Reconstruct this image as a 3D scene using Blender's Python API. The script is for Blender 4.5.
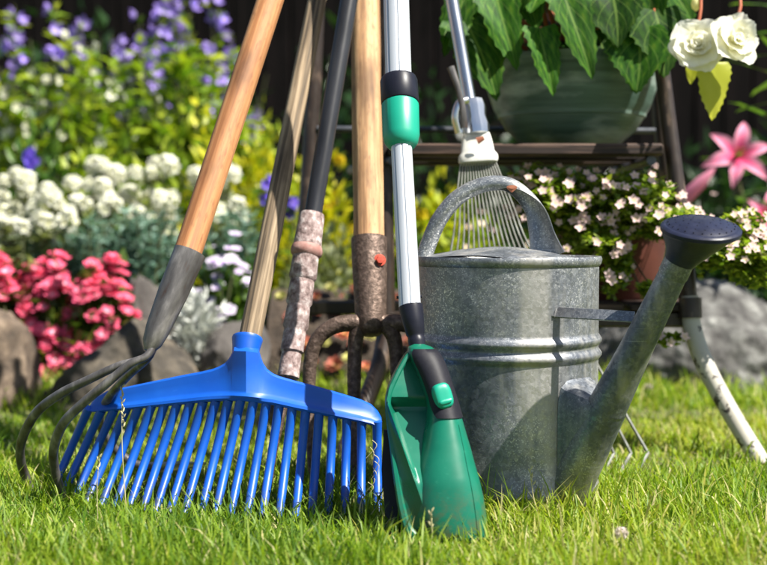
import bpy, math, random
import numpy as np
from mathutils import Vector, Matrix, noise

random.seed(7)
RNG = np.random.default_rng(7)
rad = math.radians
scene = bpy.context.scene
for o in list(bpy.data.objects):
    bpy.data.objects.remove(o)

# ------------------------------------------------------------------ camera
LENS = 60.0
FPX = LENS / 36.0 * 767.0
CAM_H = 0.33
PITCH = math.atan(52.5 / FPX)
cam_d = bpy.data.cameras.new('camera')
cam = bpy.data.objects.new('camera', cam_d)
scene.collection.objects.link(cam)
cam.location = (0, 0, CAM_H)
cam.rotation_euler = (math.pi / 2 - PITCH, 0, 0)
cam_d.lens = LENS
cam_d.sensor_width = 36.0
cam_d.clip_start = 0.02
cam_d.clip_end = 200
cam_d.dof.use_dof = True
cam_d.dof.focus_distance = 1.50
cam_d.dof.aperture_fstop = 4.2
scene.camera = cam

# ------------------------------------------------------------------ light
SUN_EL, SUN_AZ = 54.0, 119.0      # azimuth clockwise from +Y (view direction)
world = bpy.data.worlds.new('World')
scene.world = world
world.use_nodes = True
wn = world.node_tree
wn.nodes.clear()
sky = wn.nodes.new('ShaderNodeTexSky')
sky.sky_type = 'NISHITA'
sky.sun_disc = False
sky.sun_elevation = rad(SUN_EL)
sky.sun_rotation = rad(SUN_AZ)
bg = wn.nodes.new('ShaderNodeBackground')
bg.inputs['Strength'].default_value = 0.05
wo = wn.nodes.new('ShaderNodeOutputWorld')
wn.links.new(sky.outputs[0], bg.inputs[0])
wn.links.new(bg.outputs[0], wo.inputs[0])
sun_d = bpy.data.lights.new('sun', 'SUN')
sun_d.energy = 5.0
sun_d.angle = rad(0.5)
sun_d.color = (1.0, 0.95, 0.86)
sun = bpy.data.objects.new('sun', sun_d)
scene.collection.objects.link(sun)
to_sun = Vector((math.sin(rad(SUN_AZ)) * math.cos(rad(SUN_EL)),
                 math.cos(rad(SUN_AZ)) * math.cos(rad(SUN_EL)), math.sin(rad(SUN_EL))))
sun.rotation_euler = to_sun.to_track_quat('Z', 'Y').to_euler()
sun.location = to_sun * 8

scene.view_settings.view_transform = 'Standard'
scene.view_settings.look = 'None'
scene.view_settings.exposure = 1.3
scene.view_settings.gamma = 1.0

# ------------------------------------------------------------------ pixel -> place
_cp, _sp = math.cos(PITCH), math.sin(PITCH)
def P(u, v, Y):
    """point seen at photo pixel (u, v) whose distance along the lawn is Y metres"""
    a = (u - 383.5) / FPX
    b = (282.5 - v) / FPX
    dy = _cp + b * _sp
    dz = -_sp + b * _cp
    s = Y / dy
    return Vector((a * s, Y, CAM_H + dz * s))
def G(u, v):
    b = (282.5 - v) / FPX
    dz = -_sp + b * _cp
    s = -CAM_H / dz
    return Vector(((u - 383.5) / FPX * s, (_cp + b * _sp) * s, 0.0))
def PXM(Y):
    return Y / FPX

# ------------------------------------------------------------------ materials
def new_mat(name):
    m = bpy.data.materials.new(name)
    m.use_nodes = True
    nt = m.node_tree
    b = nt.nodes['Principled BSDF']
    return m, nt, b
def N(nt, t, **kw):
    n = nt.nodes.new(t)
    for k, v in kw.items():
        setattr(n, k, v)
    return n
def ramp(nt, src, stops):
    r = N(nt, 'ShaderNodeValToRGB')
    els = r.color_ramp.elements
    els[0].position, els[0].color = stops[0][0], (*stops[0][1], 1)
    els[1].position, els[1].color = stops[-1][0], (*stops[-1][1], 1)
    for p, c in stops[1:-1]:
        e = els.new(p); e.color = (*c, 1)
    nt.links.new(src, r.inputs[0])
    return r
def coords(nt, scale=(1, 1, 1), kind='Object'):
    tc = N(nt, 'ShaderNodeTexCoord')
    mp = N(nt, 'ShaderNodeMapping')
    mp.inputs['Scale'].default_value = scale
    nt.links.new(tc.outputs[kind], mp.inputs[0])
    return mp.outputs[0]
def noise_tex(nt, vec, scale, detail=4, rough=.55):
    n = N(nt, 'ShaderNodeTexNoise')
    n.inputs['Scale'].default_value = scale
    n.inputs['Detail'].default_value = detail
    n.inputs['Roughness'].default_value = rough
    nt.links.new(vec, n.inputs['Vector'])
    return n
def bump(nt, h, strength, dist, bsdf):
    b = N(nt, 'ShaderNodeBump')
    b.inputs['Strength'].default_value = strength
    b.inputs['Distance'].default_value = dist
    nt.links.new(h, b.inputs['Height'])
    nt.links.new(b.outputs[0], bsdf.inputs['Normal'])
    return b
def mixc(nt, fac, a, b, mode='MIX'):
    m = N(nt, 'ShaderNodeMix', data_type='RGBA', blend_type=mode)
    if hasattr(fac, 'links') or hasattr(fac, 'is_output'): nt.links.new(fac, m.inputs[0])
    else: m.inputs[0].default_value = fac
    for s, i in ((a, 6), (b, 7)):
        if isinstance(s, tuple): m.inputs[i].default_value = (*s, 1)
        else: nt.links.new(s, m.inputs[i])
    return m.outputs[2]

def mat_noise(name, stops, scale=20, stretch=(1, 1, 1), rough=.6, metallic=0, bmp=.2, bdist=.002, detail=6, spec=.5, coat=0, rrange=None):
    m, nt, b = new_mat(name)
    v = coords(nt, stretch)
    n = noise_tex(nt, v, scale, detail)
    r = ramp(nt, n.outputs[0], stops)
    nt.links.new(r.outputs[0], b.inputs['Base Color'])
    b.inputs['Roughness'].default_value = rough
    b.inputs['Metallic'].default_value = metallic
    b.inputs['Specular IOR Level'].default_value = spec
    b.inputs['Coat Weight'].default_value = coat
    if rrange:
        mr = N(nt, 'ShaderNodeMapRange')
        mr.inputs['To Min'].default_value, mr.inputs['To Max'].default_value = rrange
        n2 = noise_tex(nt, v, scale * 2.3, 5)
        nt.links.new(n2.outputs[0], mr.inputs[0])
        nt.links.new(mr.outputs[0], b.inputs['Roughness'])
    if bmp: bump(nt, n.outputs[0], bmp, bdist, b)
    return m

def leaf_mat(name, cols, transl=.4, rough=.45, tcol=None, spec=.4):
    """per-leaf variation comes from the 'tint' attribute of the mesh"""
    m, nt, b = new_mat(name)
    at = N(nt, 'ShaderNodeAttribute'); at.attribute_name = 'tint'
    k = len(cols)
    r = ramp(nt, at.outputs['Fac'], [(i / (k - 1), c) for i, c in enumerate(cols)])
    nt.links.new(r.outputs[0], b.inputs['Base Color'])
    b.inputs['Roughness'].default_value = rough
    b.inputs['Specular IOR Level'].default_value = spec
    tr = N(nt, 'ShaderNodeBsdfTranslucent')
    tint = mixc(nt, 1.0, r.outputs[0], tcol or (1.25, 1.3, .6), 'MULTIPLY')
    nt.links.new(tint, tr.inputs[0])
    mx = N(nt, 'ShaderNodeMixShader'); mx.inputs[0].default_value = transl
    nt.links.new(b.outputs[0], mx.inputs[1]); nt.links.new(tr.outputs[0], mx.inputs[2])
    nt.links.new(mx.outputs[0], nt.nodes['Material Output'].inputs[0])
    return m

def petal_mat(name, c_in, c_out, transl=.3, noise_amt=.15):
    """petal colour runs from the throat to the edge (attribute 'tint')"""
    m, nt, b = new_mat(name)
    at = N(nt, 'ShaderNodeAttribute'); at.attribute_name = 'tint'
    r = ramp(nt, at.outputs['Fac'], [(0, c_in), (.45, tuple((a + 2 * c) / 3 for a, c in zip(c_in, c_out))), (1, c_out)])
    oi = N(nt, 'ShaderNodeObjectInfo')
    hs = N(nt, 'ShaderNodeHueSaturation')
    mr = N(nt, 'ShaderNodeMapRange')
    mr.inputs['To Min'].default_value, mr.inputs['To Max'].default_value = 1 - noise_amt * 2, 1 + noise_amt
    nt.links.new(oi.outputs['Random'], mr.inputs[0])
    nt.links.new(mr.outputs[0], hs.inputs['Value'])
    nt.links.new(r.outputs[0], hs.inputs['Color'])
    nt.links.new(hs.outputs[0], b.inputs['Base Color'])
    b.inputs['Roughness'].default_value = .55
    b.inputs['Specular IOR Level'].default_value = .25
    tr = N(nt, 'ShaderNodeBsdfTranslucent'); nt.links.new(hs.outputs[0], tr.inputs[0])
    mx = N(nt, 'ShaderNodeMixShader'); mx.inputs[0].default_value = transl
    nt.links.new(b.outputs[0], mx.inputs[1]); nt.links.new(tr.outputs[0], mx.inputs[2])
    nt.links.new(mx.outputs[0], nt.nodes['Material Output'].inputs[0])
    return m

def mat_wood(name, c1, c2, c3, rough, grain=(70, 70, 2.2), gl=.35, speck=None):
    m, nt, b = new_mat(name)
    v = coords(nt, grain)
    n = noise_tex(nt, v, 1.0, 7, .6)
    v2 = coords(nt, (12, 12, 5))
    n2 = noise_tex(nt, v2, 1.0, 4)
    r = ramp(nt, n.outputs[0], [(.36, c1), (.5, c2), (.63, c3)])
    r2 = ramp(nt, n2.outputs[0], [(.33, (.40, .37, .34)), (.43, (.80, .77, .73)), (.60, (1.08, 1.05, 1.0))])
    col = mixc(nt, 1.0, r.outputs[0], r2.outputs[0], 'MULTIPLY')
    if speck:
        v3 = coords(nt, (260, 260, 60))
        n3 = noise_tex(nt, v3, 1.0, 2)
        r3 = ramp(nt, n3.outputs[0], [(.53, (0, 0, 0)), (.75, (.8, .8, .8))])
        col = mixc(nt, r3.outputs[0], col, speck)
    nt.links.new(col, b.inputs['Base Color'])
    mr = N(nt, 'ShaderNodeMapRange')
    mr.inputs['To Min'].default_value, mr.inputs['To Max'].default_value = rough - .12, rough + .15
    nt.links.new(n.outputs[0], mr.inputs[0]); nt.links.new(mr.outputs[0], b.inputs['Roughness'])
    bump(nt, n.outputs[0], gl, .0015, b)
    return m

def mat_galv():
    m, nt, b = new_mat('galvanised_zinc')
    v = coords(nt)
    def cells(scale, mixw, nscale):
        nz = noise_tex(nt, v, nscale, 2)
        vm = N(nt, 'ShaderNodeMix', data_type='VECTOR'); vm.inputs[0].default_value = mixw
        nt.links.new(v, vm.inputs[4]); nt.links.new(nz.outputs['Color'], vm.inputs[5])
        vo = N(nt, 'ShaderNodeTexVoronoi'); vo.inputs['Scale'].default_value = scale
        nt.links.new(vm.outputs[1], vo.inputs['Vector'])
        sep = N(nt, 'ShaderNodeSeparateColor'); nt.links.new(vo.outputs['Color'], sep.inputs[0])
        return sep
    sep = cells(260, .010, 90)
    fine = cells(800, .004, 200)
    big = noise_tex(nt, v, 8, 6, .62)
    r1 = ramp(nt, sep.outputs[0], [(0, (.185, .20, .22)), (.7, (.235, .25, .27)), (1, (.30, .315, .33))])
    rf = ramp(nt, fine.outputs[0], [(.80, (0, 0, 0)), (.93, (.8, .8, .8))])
    patch = ramp(nt, big.outputs[0], [(.40, (0, 0, 0)), (.62, (1, 1, 1))])
    spk = mixc(nt, 1.0, rf.outputs[0], patch.outputs[0], 'MULTIPLY')
    col = mixc(nt, spk, r1.outputs[0], (.78, .78, .76))
    r2 = ramp(nt, big.outputs[0], [(.34, (.45, .48, .53)), (.5, (.86, .87, .89)), (.66, (1.22, 1.2, 1.15))])
    col = mixc(nt, 1.0, col, r2.outputs[0], 'MULTIPLY')
    streak = noise_tex(nt, coords(nt, (26, 26, 3)), 1.0, 4)
    r4 = ramp(nt, streak.outputs[0], [(.50, (0, 0, 0)), (.66, (.6, .6, .6))])
    col = mixc(nt, r4.outputs[0], col, (.50, .48, .44))
    tcz = N(nt, 'ShaderNodeSeparateXYZ'); nt.links.new(v, tcz.inputs[0])
    dz = N(nt, 'ShaderNodeMapRange'); dz.inputs['From Min'].default_value = .06; dz.inputs['From Max'].default_value = .0; nt.links.new(tcz.outputs[2], dz.inputs[0])
    dn = noise_tex(nt, v, 45, 5, .7); dm = N(nt, 'ShaderNodeMath', operation='MULTIPLY'); nt.links.new(dz.outputs[0], dm.inputs[0]); nt.links.new(dn.outputs[0], dm.inputs[1])
    col = mixc(nt, dm.outputs[0], col, (.12, .10, .075))
    scr = noise_tex(nt, coords(nt, (9, 9, 240)), 1.0, 3); rs_ = ramp(nt, scr.outputs[0], [(.66, (0, 0, 0)), (.72, (.35, .35, .35))])
    col = mixc(nt, rs_.outputs[0], col, (.55, .56, .57))
    nt.links.new(col, b.inputs['Base Color'])
    b.inputs['Metallic'].default_value = .7
    mr = N(nt, 'ShaderNodeMapRange'); mr.inputs['To Min'].default_value = .36; mr.inputs['To Max'].default_value = .62
    nt.links.new(sep.outputs[1], mr.inputs[0]); nt.links.new(mr.outputs[0], b.inputs['Roughness'])
    dents = noise_tex(nt, v, 22, 3)
    hm = N(nt, 'ShaderNodeMath', operation='MULTIPLY_ADD'); hm.inputs[1].default_value = .12
    nt.links.new(sep.outputs[2], hm.inputs[0]); nt.links.new(dents.outputs[0], hm.inputs[2])
    bump(nt, hm.outputs[0], .35, .004, b)
    return m

M = {}
M['galv'] = mat_galv()
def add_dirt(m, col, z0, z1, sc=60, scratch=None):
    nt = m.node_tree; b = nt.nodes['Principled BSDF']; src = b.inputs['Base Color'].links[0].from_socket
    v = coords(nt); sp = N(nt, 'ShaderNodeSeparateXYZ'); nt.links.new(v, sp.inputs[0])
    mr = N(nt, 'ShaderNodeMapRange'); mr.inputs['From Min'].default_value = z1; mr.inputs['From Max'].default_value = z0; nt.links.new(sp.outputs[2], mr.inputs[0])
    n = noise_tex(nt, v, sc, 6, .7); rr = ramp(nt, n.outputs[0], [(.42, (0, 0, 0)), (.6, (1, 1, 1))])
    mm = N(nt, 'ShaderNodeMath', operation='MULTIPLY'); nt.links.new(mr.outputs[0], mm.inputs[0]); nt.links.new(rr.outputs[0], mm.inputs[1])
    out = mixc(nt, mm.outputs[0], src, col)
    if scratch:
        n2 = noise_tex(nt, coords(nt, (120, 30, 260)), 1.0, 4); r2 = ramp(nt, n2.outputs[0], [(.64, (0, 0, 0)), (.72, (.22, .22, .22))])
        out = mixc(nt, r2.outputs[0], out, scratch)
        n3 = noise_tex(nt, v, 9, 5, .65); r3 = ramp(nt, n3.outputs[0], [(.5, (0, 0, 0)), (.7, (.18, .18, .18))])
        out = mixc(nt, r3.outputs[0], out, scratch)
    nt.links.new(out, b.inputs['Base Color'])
M['rust'] = mat_noise('rust_patch', [(.3, (.22, .07, .035)), (.7, (.42, .16, .09))], 60, rough=.85, bmp=.4)
M['wood_honey'] = mat_wood('varnished_ash', (.25, .10, .035), (.38, .17, .065), (.47, .235, .10), .66, grain=(120, 120, 3), gl=.3, speck=(.22, .085, .035))
M['wood_grey'] = mat_wood('weathered_wood', (.05, .037, .024), (.17, .125, .078), (.34, .265, .18), .8, grain=(150, 150, 4), gl=1.0)
M['wood_fork'] = mat_wood('rough_ash', (.24, .13, .06), (.41, .24, .12), (.54, .36, .20), .75, grain=(120, 120, 5), gl=.8, speck=(.20, .11, .06))
M['wood_dark'] = mat_wood('dark_slat', (.010, .005, .0035), (.026, .013, .009), (.12, .075, .055), .7, grain=(6, 110, 110), gl=.5)
M['black_paint'] = mat_noise('black_pole', [(.3, (.012, .013, .016)), (.8, (.04, .042, .05))], 40, (1, 1, .2), rough=.32, bmp=.05, rrange=(.2, .5))
M['blue'] = mat_noise('blue_plastic', [(.25, (.003, .06, .38)), (.7, (.006, .10, .52))], 14, rough=.38, bmp=.08, rrange=(.28, .52))
M['socket_steel'] = mat_noise('grey_painted_steel', [(.34, (.06, .038, .03)), (.42, (.075, .07, .068)), (.55, (.12, .112, .108)), (.68, (.24, .225, .215))], 60, (1, 1, .3), rough=.5, metallic=.35, bmp=.5, rrange=(.25, .6))
M['fork_steel'] = mat_noise('brown_forged_steel', [(.2, (.05, .03, .022)), (.45, (.105, .073, .058)), (.6, (.165, .115, .092)), (.75, (.30, .22, .18))], 150, rough=.6, metallic=.6, bmp=.8, bdist=.002, rrange=(.35, .75))
M['blade_steel'] = mat_noise('worn_bright_steel', [(.3, (.32, .31, .3)), (.7, (.62, .61, .6))], 60, rough=.35, metallic=.9, bmp=.1)
M['red_bolt'] = mat_noise('red_rusty_bolt', [(.3, (.32, .035, .018)), (.7, (.60, .09, .05))], 200, rough=.5, bmp=.3)
M['sleeve'] = mat_noise('faded_rubber_sleeve', [(.34, (.11, .075, .07)), (.44, (.23, .165, .155)), (.54, (.31, .24, .23)), (.68, (.52, .46, .44))], 130, (1, 1, .9), rough=.9, bmp=1.0, bdist=.002, detail=10)
M['sleeve_rim'] = mat_noise('reddish_sleeve_rim', [(.3, (.24, .10, .08)), (.7, (.40, .25, .22))], 80, rough=.8, bmp=.4)
M['white_tube'] = mat_noise('white_aluminium', [(.3, (.46, .49, .54)), (.7, (.58, .61, .65))], 25, (1, 1, .1), rough=.35, metallic=.3, bmp=.02)
M['green_plastic'] = mat_noise('green_plastic', [(.2, (.001, .09, .052)), (.75, (.003, .135, .082))], 12, rough=.3, bmp=.06, rrange=(.2, .42))
M['teal_plastic'] = mat_noise('collar_green_plastic', [(.2, (.003, .23, .15)), (.75, (.007, .31, .205))], 12, rough=.4, bmp=.02)
M['black_plastic'] = mat_noise('black_plastic', [(.2, (.006, .0065, .012)), (.75, (.014, .015, .025))], 50, rough=.4, bmp=.1)
M['rose_plastic'] = mat_noise('dark_rose', [(.2, (.007, .008, .018)), (.75, (.02, .024, .05))], 60, rough=.4, bmp=.15, rrange=(.25, .55))
M['panel_grey'] = mat_noise('charcoal_panel', [(.2, (.005, .005, .009)), (.75, (.011, .011, .017))], 300, rough=.55, bmp=.15, bdist=.0005)
M['chrome'] = mat_noise('scratched_chrome', [(.3, (.42, .44, .46)), (.7, (.72, .73, .74))], 30, (1, 1, .15), rough=.22, metallic=1.0, bmp=.05, rrange=(.12, .35))
M['white_worn'] = mat_noise('worn_white_plastic', [(.25, (.42, .42, .38)), (.6, (.68, .68, .63))], 40, rough=.6, bmp=.2)
M['wire'] = mat_noise('zinc_wire', [(.3, (.11, .105, .095)), (.7, (.27, .28, .25))], 60, rough=.5, metallic=.3, bmp=0)
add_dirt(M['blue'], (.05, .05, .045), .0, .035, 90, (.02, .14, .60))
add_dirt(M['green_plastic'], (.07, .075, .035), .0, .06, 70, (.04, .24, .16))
for k_ in ('black_plastic', 'panel_grey', 'rose_plastic', 'black_paint'):
    M[k_].node_tree.nodes['Principled BSDF'].inputs['Specular IOR Level'].default_value = .25
M['clover'] = petal_mat('clover_white', (.62, .48, .40), (.80, .72, .66))

def mat_chair_leg():
    m, nt, b = new_mat('chipped_white_leg')
    v = coords(nt)
    n = noise_tex(nt, v, 38, 6, .65)
    n2 = noise_tex(nt, v, 11, 3)
    r = ramp(nt, n.outputs[0], [(.565, (.46, .44, .38)), (.59, (.10, .085, .07)), (.63, (.045, .038, .033))])
    r2 = ramp(nt, n2.outputs[0], [(.35, (.75, .73, .7)), (.65, (1, 1, 1))])
    c = mixc(nt, 1, r.outputs[0], r2.outputs[0], 'MULTIPLY')
    nt.links.new(c, b.inputs['Base Color']); b.inputs['Roughness'].default_value = .5
    bump(nt, n.outputs[0], .25, .002, b)
    return m
M['leg_white'] = mat_chair_leg()
M['leg_brown'] = mat_noise('dark_brown_frame', [(.3, (.012, .007, .005)), (.55, (.030, .018, .012)), (.68, (.13, .09, .065))], 45, (1, 1, .4), rough=.4, bmp=.2, rrange=(.28, .6))
M['rail_metal'] = mat_noise('dark_metal_rail', [(.3, (.04, .045, .055)), (.7, (.12, .125, .14))], 40, rough=.4, metallic=.6)

def mat_bowl():
    m, nt, b = new_mat('green_weathered_bowl')
    n = noise_tex(nt, coords(nt, (8, 8, 120)), 1.0, 5)
    n2 = noise_tex(nt, coords(nt, (7, 7, 22)), 1.0, 4)
    r = ramp(nt, n.outputs[0], [(.3, (.035, .07, .054)), (.6, (.075, .13, .105)), (.75, (.13, .19, .16))])
    r2 = ramp(nt, n2.outputs[0], [(.48, (0, 0, 0)), (.68, (.75, .75, .75))])
    c = mixc(nt, r2.outputs[0], r.outputs[0], (.40, .48, .43))
    nt.links.new(c, b.inputs['Base Color']); b.inputs['Roughness'].default_value = .42
    bump(nt, n.outputs[0], .25, .002, b)
    return m
M['bowl'] = mat_bowl()
M['terracotta'] = mat_noise('terracotta', [(.25, (.055, .011, .007)), (.7, (.12, .028, .015))], 15, rough=.75, bmp=.2)
M['soil'] = mat_noise('bed_soil', [(.3, (.022, .015, .010)), (.7, (.06, .042, .028))], 25, rough=.95, bmp=.9, bdist=.03)
M['turf'] = mat_noise('turf_soil', [(.3, (.05, .055, .018)), (.6, (.11, .12, .035)), (.75, (.2, .17, .08))], 40, rough=.95, bmp=.8, bdist=.01)
M['stone_grey'] = mat_noise('lichen_grey_stone', [(.3, (.03, .028, .027)), (.5, (.085, .083, .078)), (.66, (.17, .17, .16)), (.8, (.30, .30, .28))], 26, rough=.9, bmp=.8, bdist=.012, detail=9)
M['stone_tan'] = mat_noise('tan_stone', [(.3, (.035, .026, .018)), (.5, (.10, .072, .05)), (.7, (.22, .165, .115))], 22, rough=.9, bmp=.8, bdist=.012, detail=9)
M['stone_dark'] = mat_noise('dark_stone', [(.3, (.03, .026, .024)), (.55, (.07, .062, .056)), (.75, (.14, .125, .11))], 14, rough=.9, bmp=.8, bdist=.012, detail=9)
M['stone_brown'] = mat_noise('brown_stone', [(.3, (.018, .015, .012)), (.48, (.05, .042, .032)), (.62, (.10, .082, .06)), (.78, (.26, .20, .14))], 22, rough=.9, bmp=.8, bdist=.012, detail=9)
M['board'] = mat_wood('shade_dark_board', (.0022, .0018, .0018), (.004, .0033, .0033), (.008, .006, .006), .95, grain=(60, 60, 3), gl=.4)  # near-black base colour stands in for the deep shade over the fence
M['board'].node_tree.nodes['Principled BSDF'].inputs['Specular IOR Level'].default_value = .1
M['bark'] = mat_noise('stem_bark', [(.3, (.05, .06, .02)), (.7, (.12, .13, .05))], 30, rough=.8, bmp=0)
M['stem_red'] = mat_noise('reddish_stem', [(.3, (.28, .06, .02)), (.7, (.42, .13, .05))], 30, rough=.5, bmp=0)
M['straw'] = mat_noise('straw', [(.3, (.34, .30, .15)), (.7, (.52, .47, .26))], 60, rough=.7, bmp=0)

M['grass'] = leaf_mat('grass_blade', [(.06, .14, .012), (.13, .235, .016), (.22, .32, .022), (.31, .38, .03), (.42, .40, .12), (.58, .52, .28)], .45, .5, spec=.35)
M['lf_yellowgreen'] = leaf_mat('yellow_green_leaf', [(.08, .17, .012), (.22, .33, .018), (.40, .46, .03)], .4)
M['lf_gold'] = leaf_mat('golden_leaf', [(.20, .28, .012), (.42, .44, .015), (.60, .54, .02)], .35)
M['lf_mid'] = leaf_mat('mid_green_leaf', [(.03, .085, .012), (.07, .15, .02), (.13, .22, .03)], .38)
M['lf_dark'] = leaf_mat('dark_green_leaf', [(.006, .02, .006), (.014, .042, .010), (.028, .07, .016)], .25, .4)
M['lf_teal'] = leaf_mat('blue_green_leaf', [(.07, .16, .11), (.17, .29, .225), (.32, .44, .37)], .25, .6, (1, 1.2, .9))
M['lf_silver'] = leaf_mat('silver_felt_leaf', [(.40, .42, .38), (.58, .60, .56), (.72, .74, .70)], .12, .85, (1, 1, .9))
M['lf_begonia_bed'] = leaf_mat('bedding_begonia_leaf', [(.03, .06, .012), (.07, .12, .02), (.16, .17, .03)], .3, .3)
M['lf_bacopa'] = leaf_mat('bacopa_leaf', [(.10, .19, .016), (.23, .33, .03), (.40, .45, .06)], .42)
M['lf_greygreen'] = leaf_mat('grey_green_leaf', [(.10, .13, .06), (.18, .21, .10), (.27, .29, .15)], .3)
M['lf_lily'] = leaf_mat('lily_leaf', [(.04, .11, .015), (.08, .17, .02), (.13, .23, .03)], .35)
M['pt_white'] = petal_mat('white_petal', (.70, .70, .36), (.86, .86, .80), .35, .06)
M['pt_purple'] = petal_mat('purple_bell', (.72, .65, .92), (.34, .22, .78), .3, .25)
M['pt_pink'] = petal_mat('pink_begonia_petal', (.97, .60, .68), (.86, .075, .20), .3, .12)
M['pt_bacopa'] = petal_mat('bacopa_petal', (.82, .66, .40), (.88, .64, .68), .35, .08)
M['pt_lilac'] = petal_mat('lilac_petal', (.42, .22, .62), (.90, .86, .93), .3, .06)
M['pt_blue'] = petal_mat('violet_blue_petal', (.20, .12, .52), (.10, .06, .60), .25, .2)
M['pt_yellow'] = petal_mat('yellow_petal', (.60, .36, .01), (.78, .62, .015), .25, .1)
M['pt_lily'] = petal_mat('pink_lily_petal', (.74, .01, .16), (.90, .46, .60), .35, .04)
M['pt_begonia'] = petal_mat('white_begonia_petal', (.90, .86, .46), (.93, .93, .86), .5, .02)
M['pt_rosette_red'] = petal_mat('red_tipped_rosette', (.36, .36, .10), (.50, .12, .09), .2, .3)
M['pt_rosette_green'] = petal_mat('green_rosette', (.34, .40, .09), (.52, .48, .16), .2, .3)
M['pt_bract'] = leaf_mat('yellow_green_bract', [(.42, .46, .03), (.60, .60, .06)], .5)

def mat_begonia_leaf():
    m, nt, b = new_mat('veined_begonia_leaf')
    uv = N(nt, 'ShaderNodeUVMap'); uv.uv_map = 'UVMap'
    sx = N(nt, 'ShaderNodeSeparateXYZ'); nt.links.new(uv.outputs[0], sx.inputs[0])
    def mth(op, a, c=None):
        n = N(nt, 'ShaderNodeMath', operation=op)
        for i, s in enumerate((a, c)):
            if s is None: continue
            if isinstance(s, (int, float)): n.inputs[i].default_value = s
            else: nt.links.new(s, n.inputs[i])
        return n.outputs[0]
    au = mth('ABSOLUTE', sx.outputs[0])
    ph = mth('SUBTRACT', mth('MULTIPLY', sx.outputs[1], 4.2), mth('MULTIPLY', au, 2.6))
    saw = mth('ABSOLUTE', mth('SUBTRACT', mth('FRACT', ph), .5))
    v1 = mth('LESS_THAN', saw, .028)
    mid = mth('LESS_THAN', au, .045)
    vein = mth('MAXIMUM', v1, mid)
    n = noise_tex(nt, uv.outputs[0], 5, 5)
    oi = N(nt, 'ShaderNodeObjectInfo')
    r = ramp(nt, n.outputs[0], [(.36, (.012, .050, .005)), (.5, (.030, .105, .008)), (.6, (.060, .165, .012)), (.72, (.14, .22, .02))])
    hs = N(nt, 'ShaderNodeHueSaturation'); 
    mr = N(nt, 'ShaderNodeMapRange'); mr.inputs['To Min'].default_value = .5; mr.inputs['To Max'].default_value = 1.15
    nt.links.new(oi.outputs['Random'], mr.inputs[0]); nt.links.new(mr.outputs[0], hs.inputs['Value'])
    nt.links.new(r.outputs[0], hs.inputs['Color'])
    c = mixc(nt, mth('MULTIPLY', vein, .45), hs.outputs[0], (.22, .34, .07))
    nt.links.new(c, b.inputs['Base Color'])
    b.inputs['Roughness'].default_value = .55
    b.inputs['Specular IOR Level'].default_value = .16
    bump(nt, vein, .35, .0015, b)
    tr = N(nt, 'ShaderNodeBsdfTranslucent'); nt.links.new(mixc(nt, 1., c, (1.3, 1.4, .5), 'MULTIPLY'), tr.inputs[0])
    mx = N(nt, 'ShaderNodeMixShader'); mx.inputs[0].default_value = .28
    nt.links.new(b.outputs[0], mx.inputs[1]); nt.links.new(tr.outputs[0], mx.inputs[2])
    nt.links.new(mx.outputs[0], nt.nodes['Material Output'].inputs[0])
    return m
M['lf_bowl'] = mat_begonia_leaf()

# ------------------------------------------------------------------ mesh helpers
def mesh_np(name, V, F, tint=None, smooth=False):
    """V (n,3), F (m,k) uniform polygons"""
    V = np.asarray(V, np.float32); F = np.asarray(F, np.int32)
    me = bpy.data.meshes.new(name)
    me.vertices.add(len(V)); me.vertices.foreach_set('co', V.ravel())
    k = F.shape[1]
    me.loops.add(F.size); me.loops.foreach_set('vertex_index', F.ravel())
    me.polygons.add(len(F))
    me.polygons.foreach_set('loop_start', np.arange(0, F.size, k, dtype=np.int32))
    if tint is not None:
        a = me.attributes.new('tint', 'FLOAT', 'POINT'); a.data.foreach_set('value', np.asarray(tint, np.float32))
    me.update(calc_edges=True)
    if smooth: me.shade_smooth()
    me.validate()
    return me
def mesh_py(name, V, F, smooth=True, sharp=38):
    me = bpy.data.meshes.new(name)
    me.from_pydata([tuple(v) for v in V], [], F)
    me.update()
    if smooth:
        me.shade_smooth()
        me.set_sharp_from_angle(angle=rad(sharp))
    return me
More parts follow.
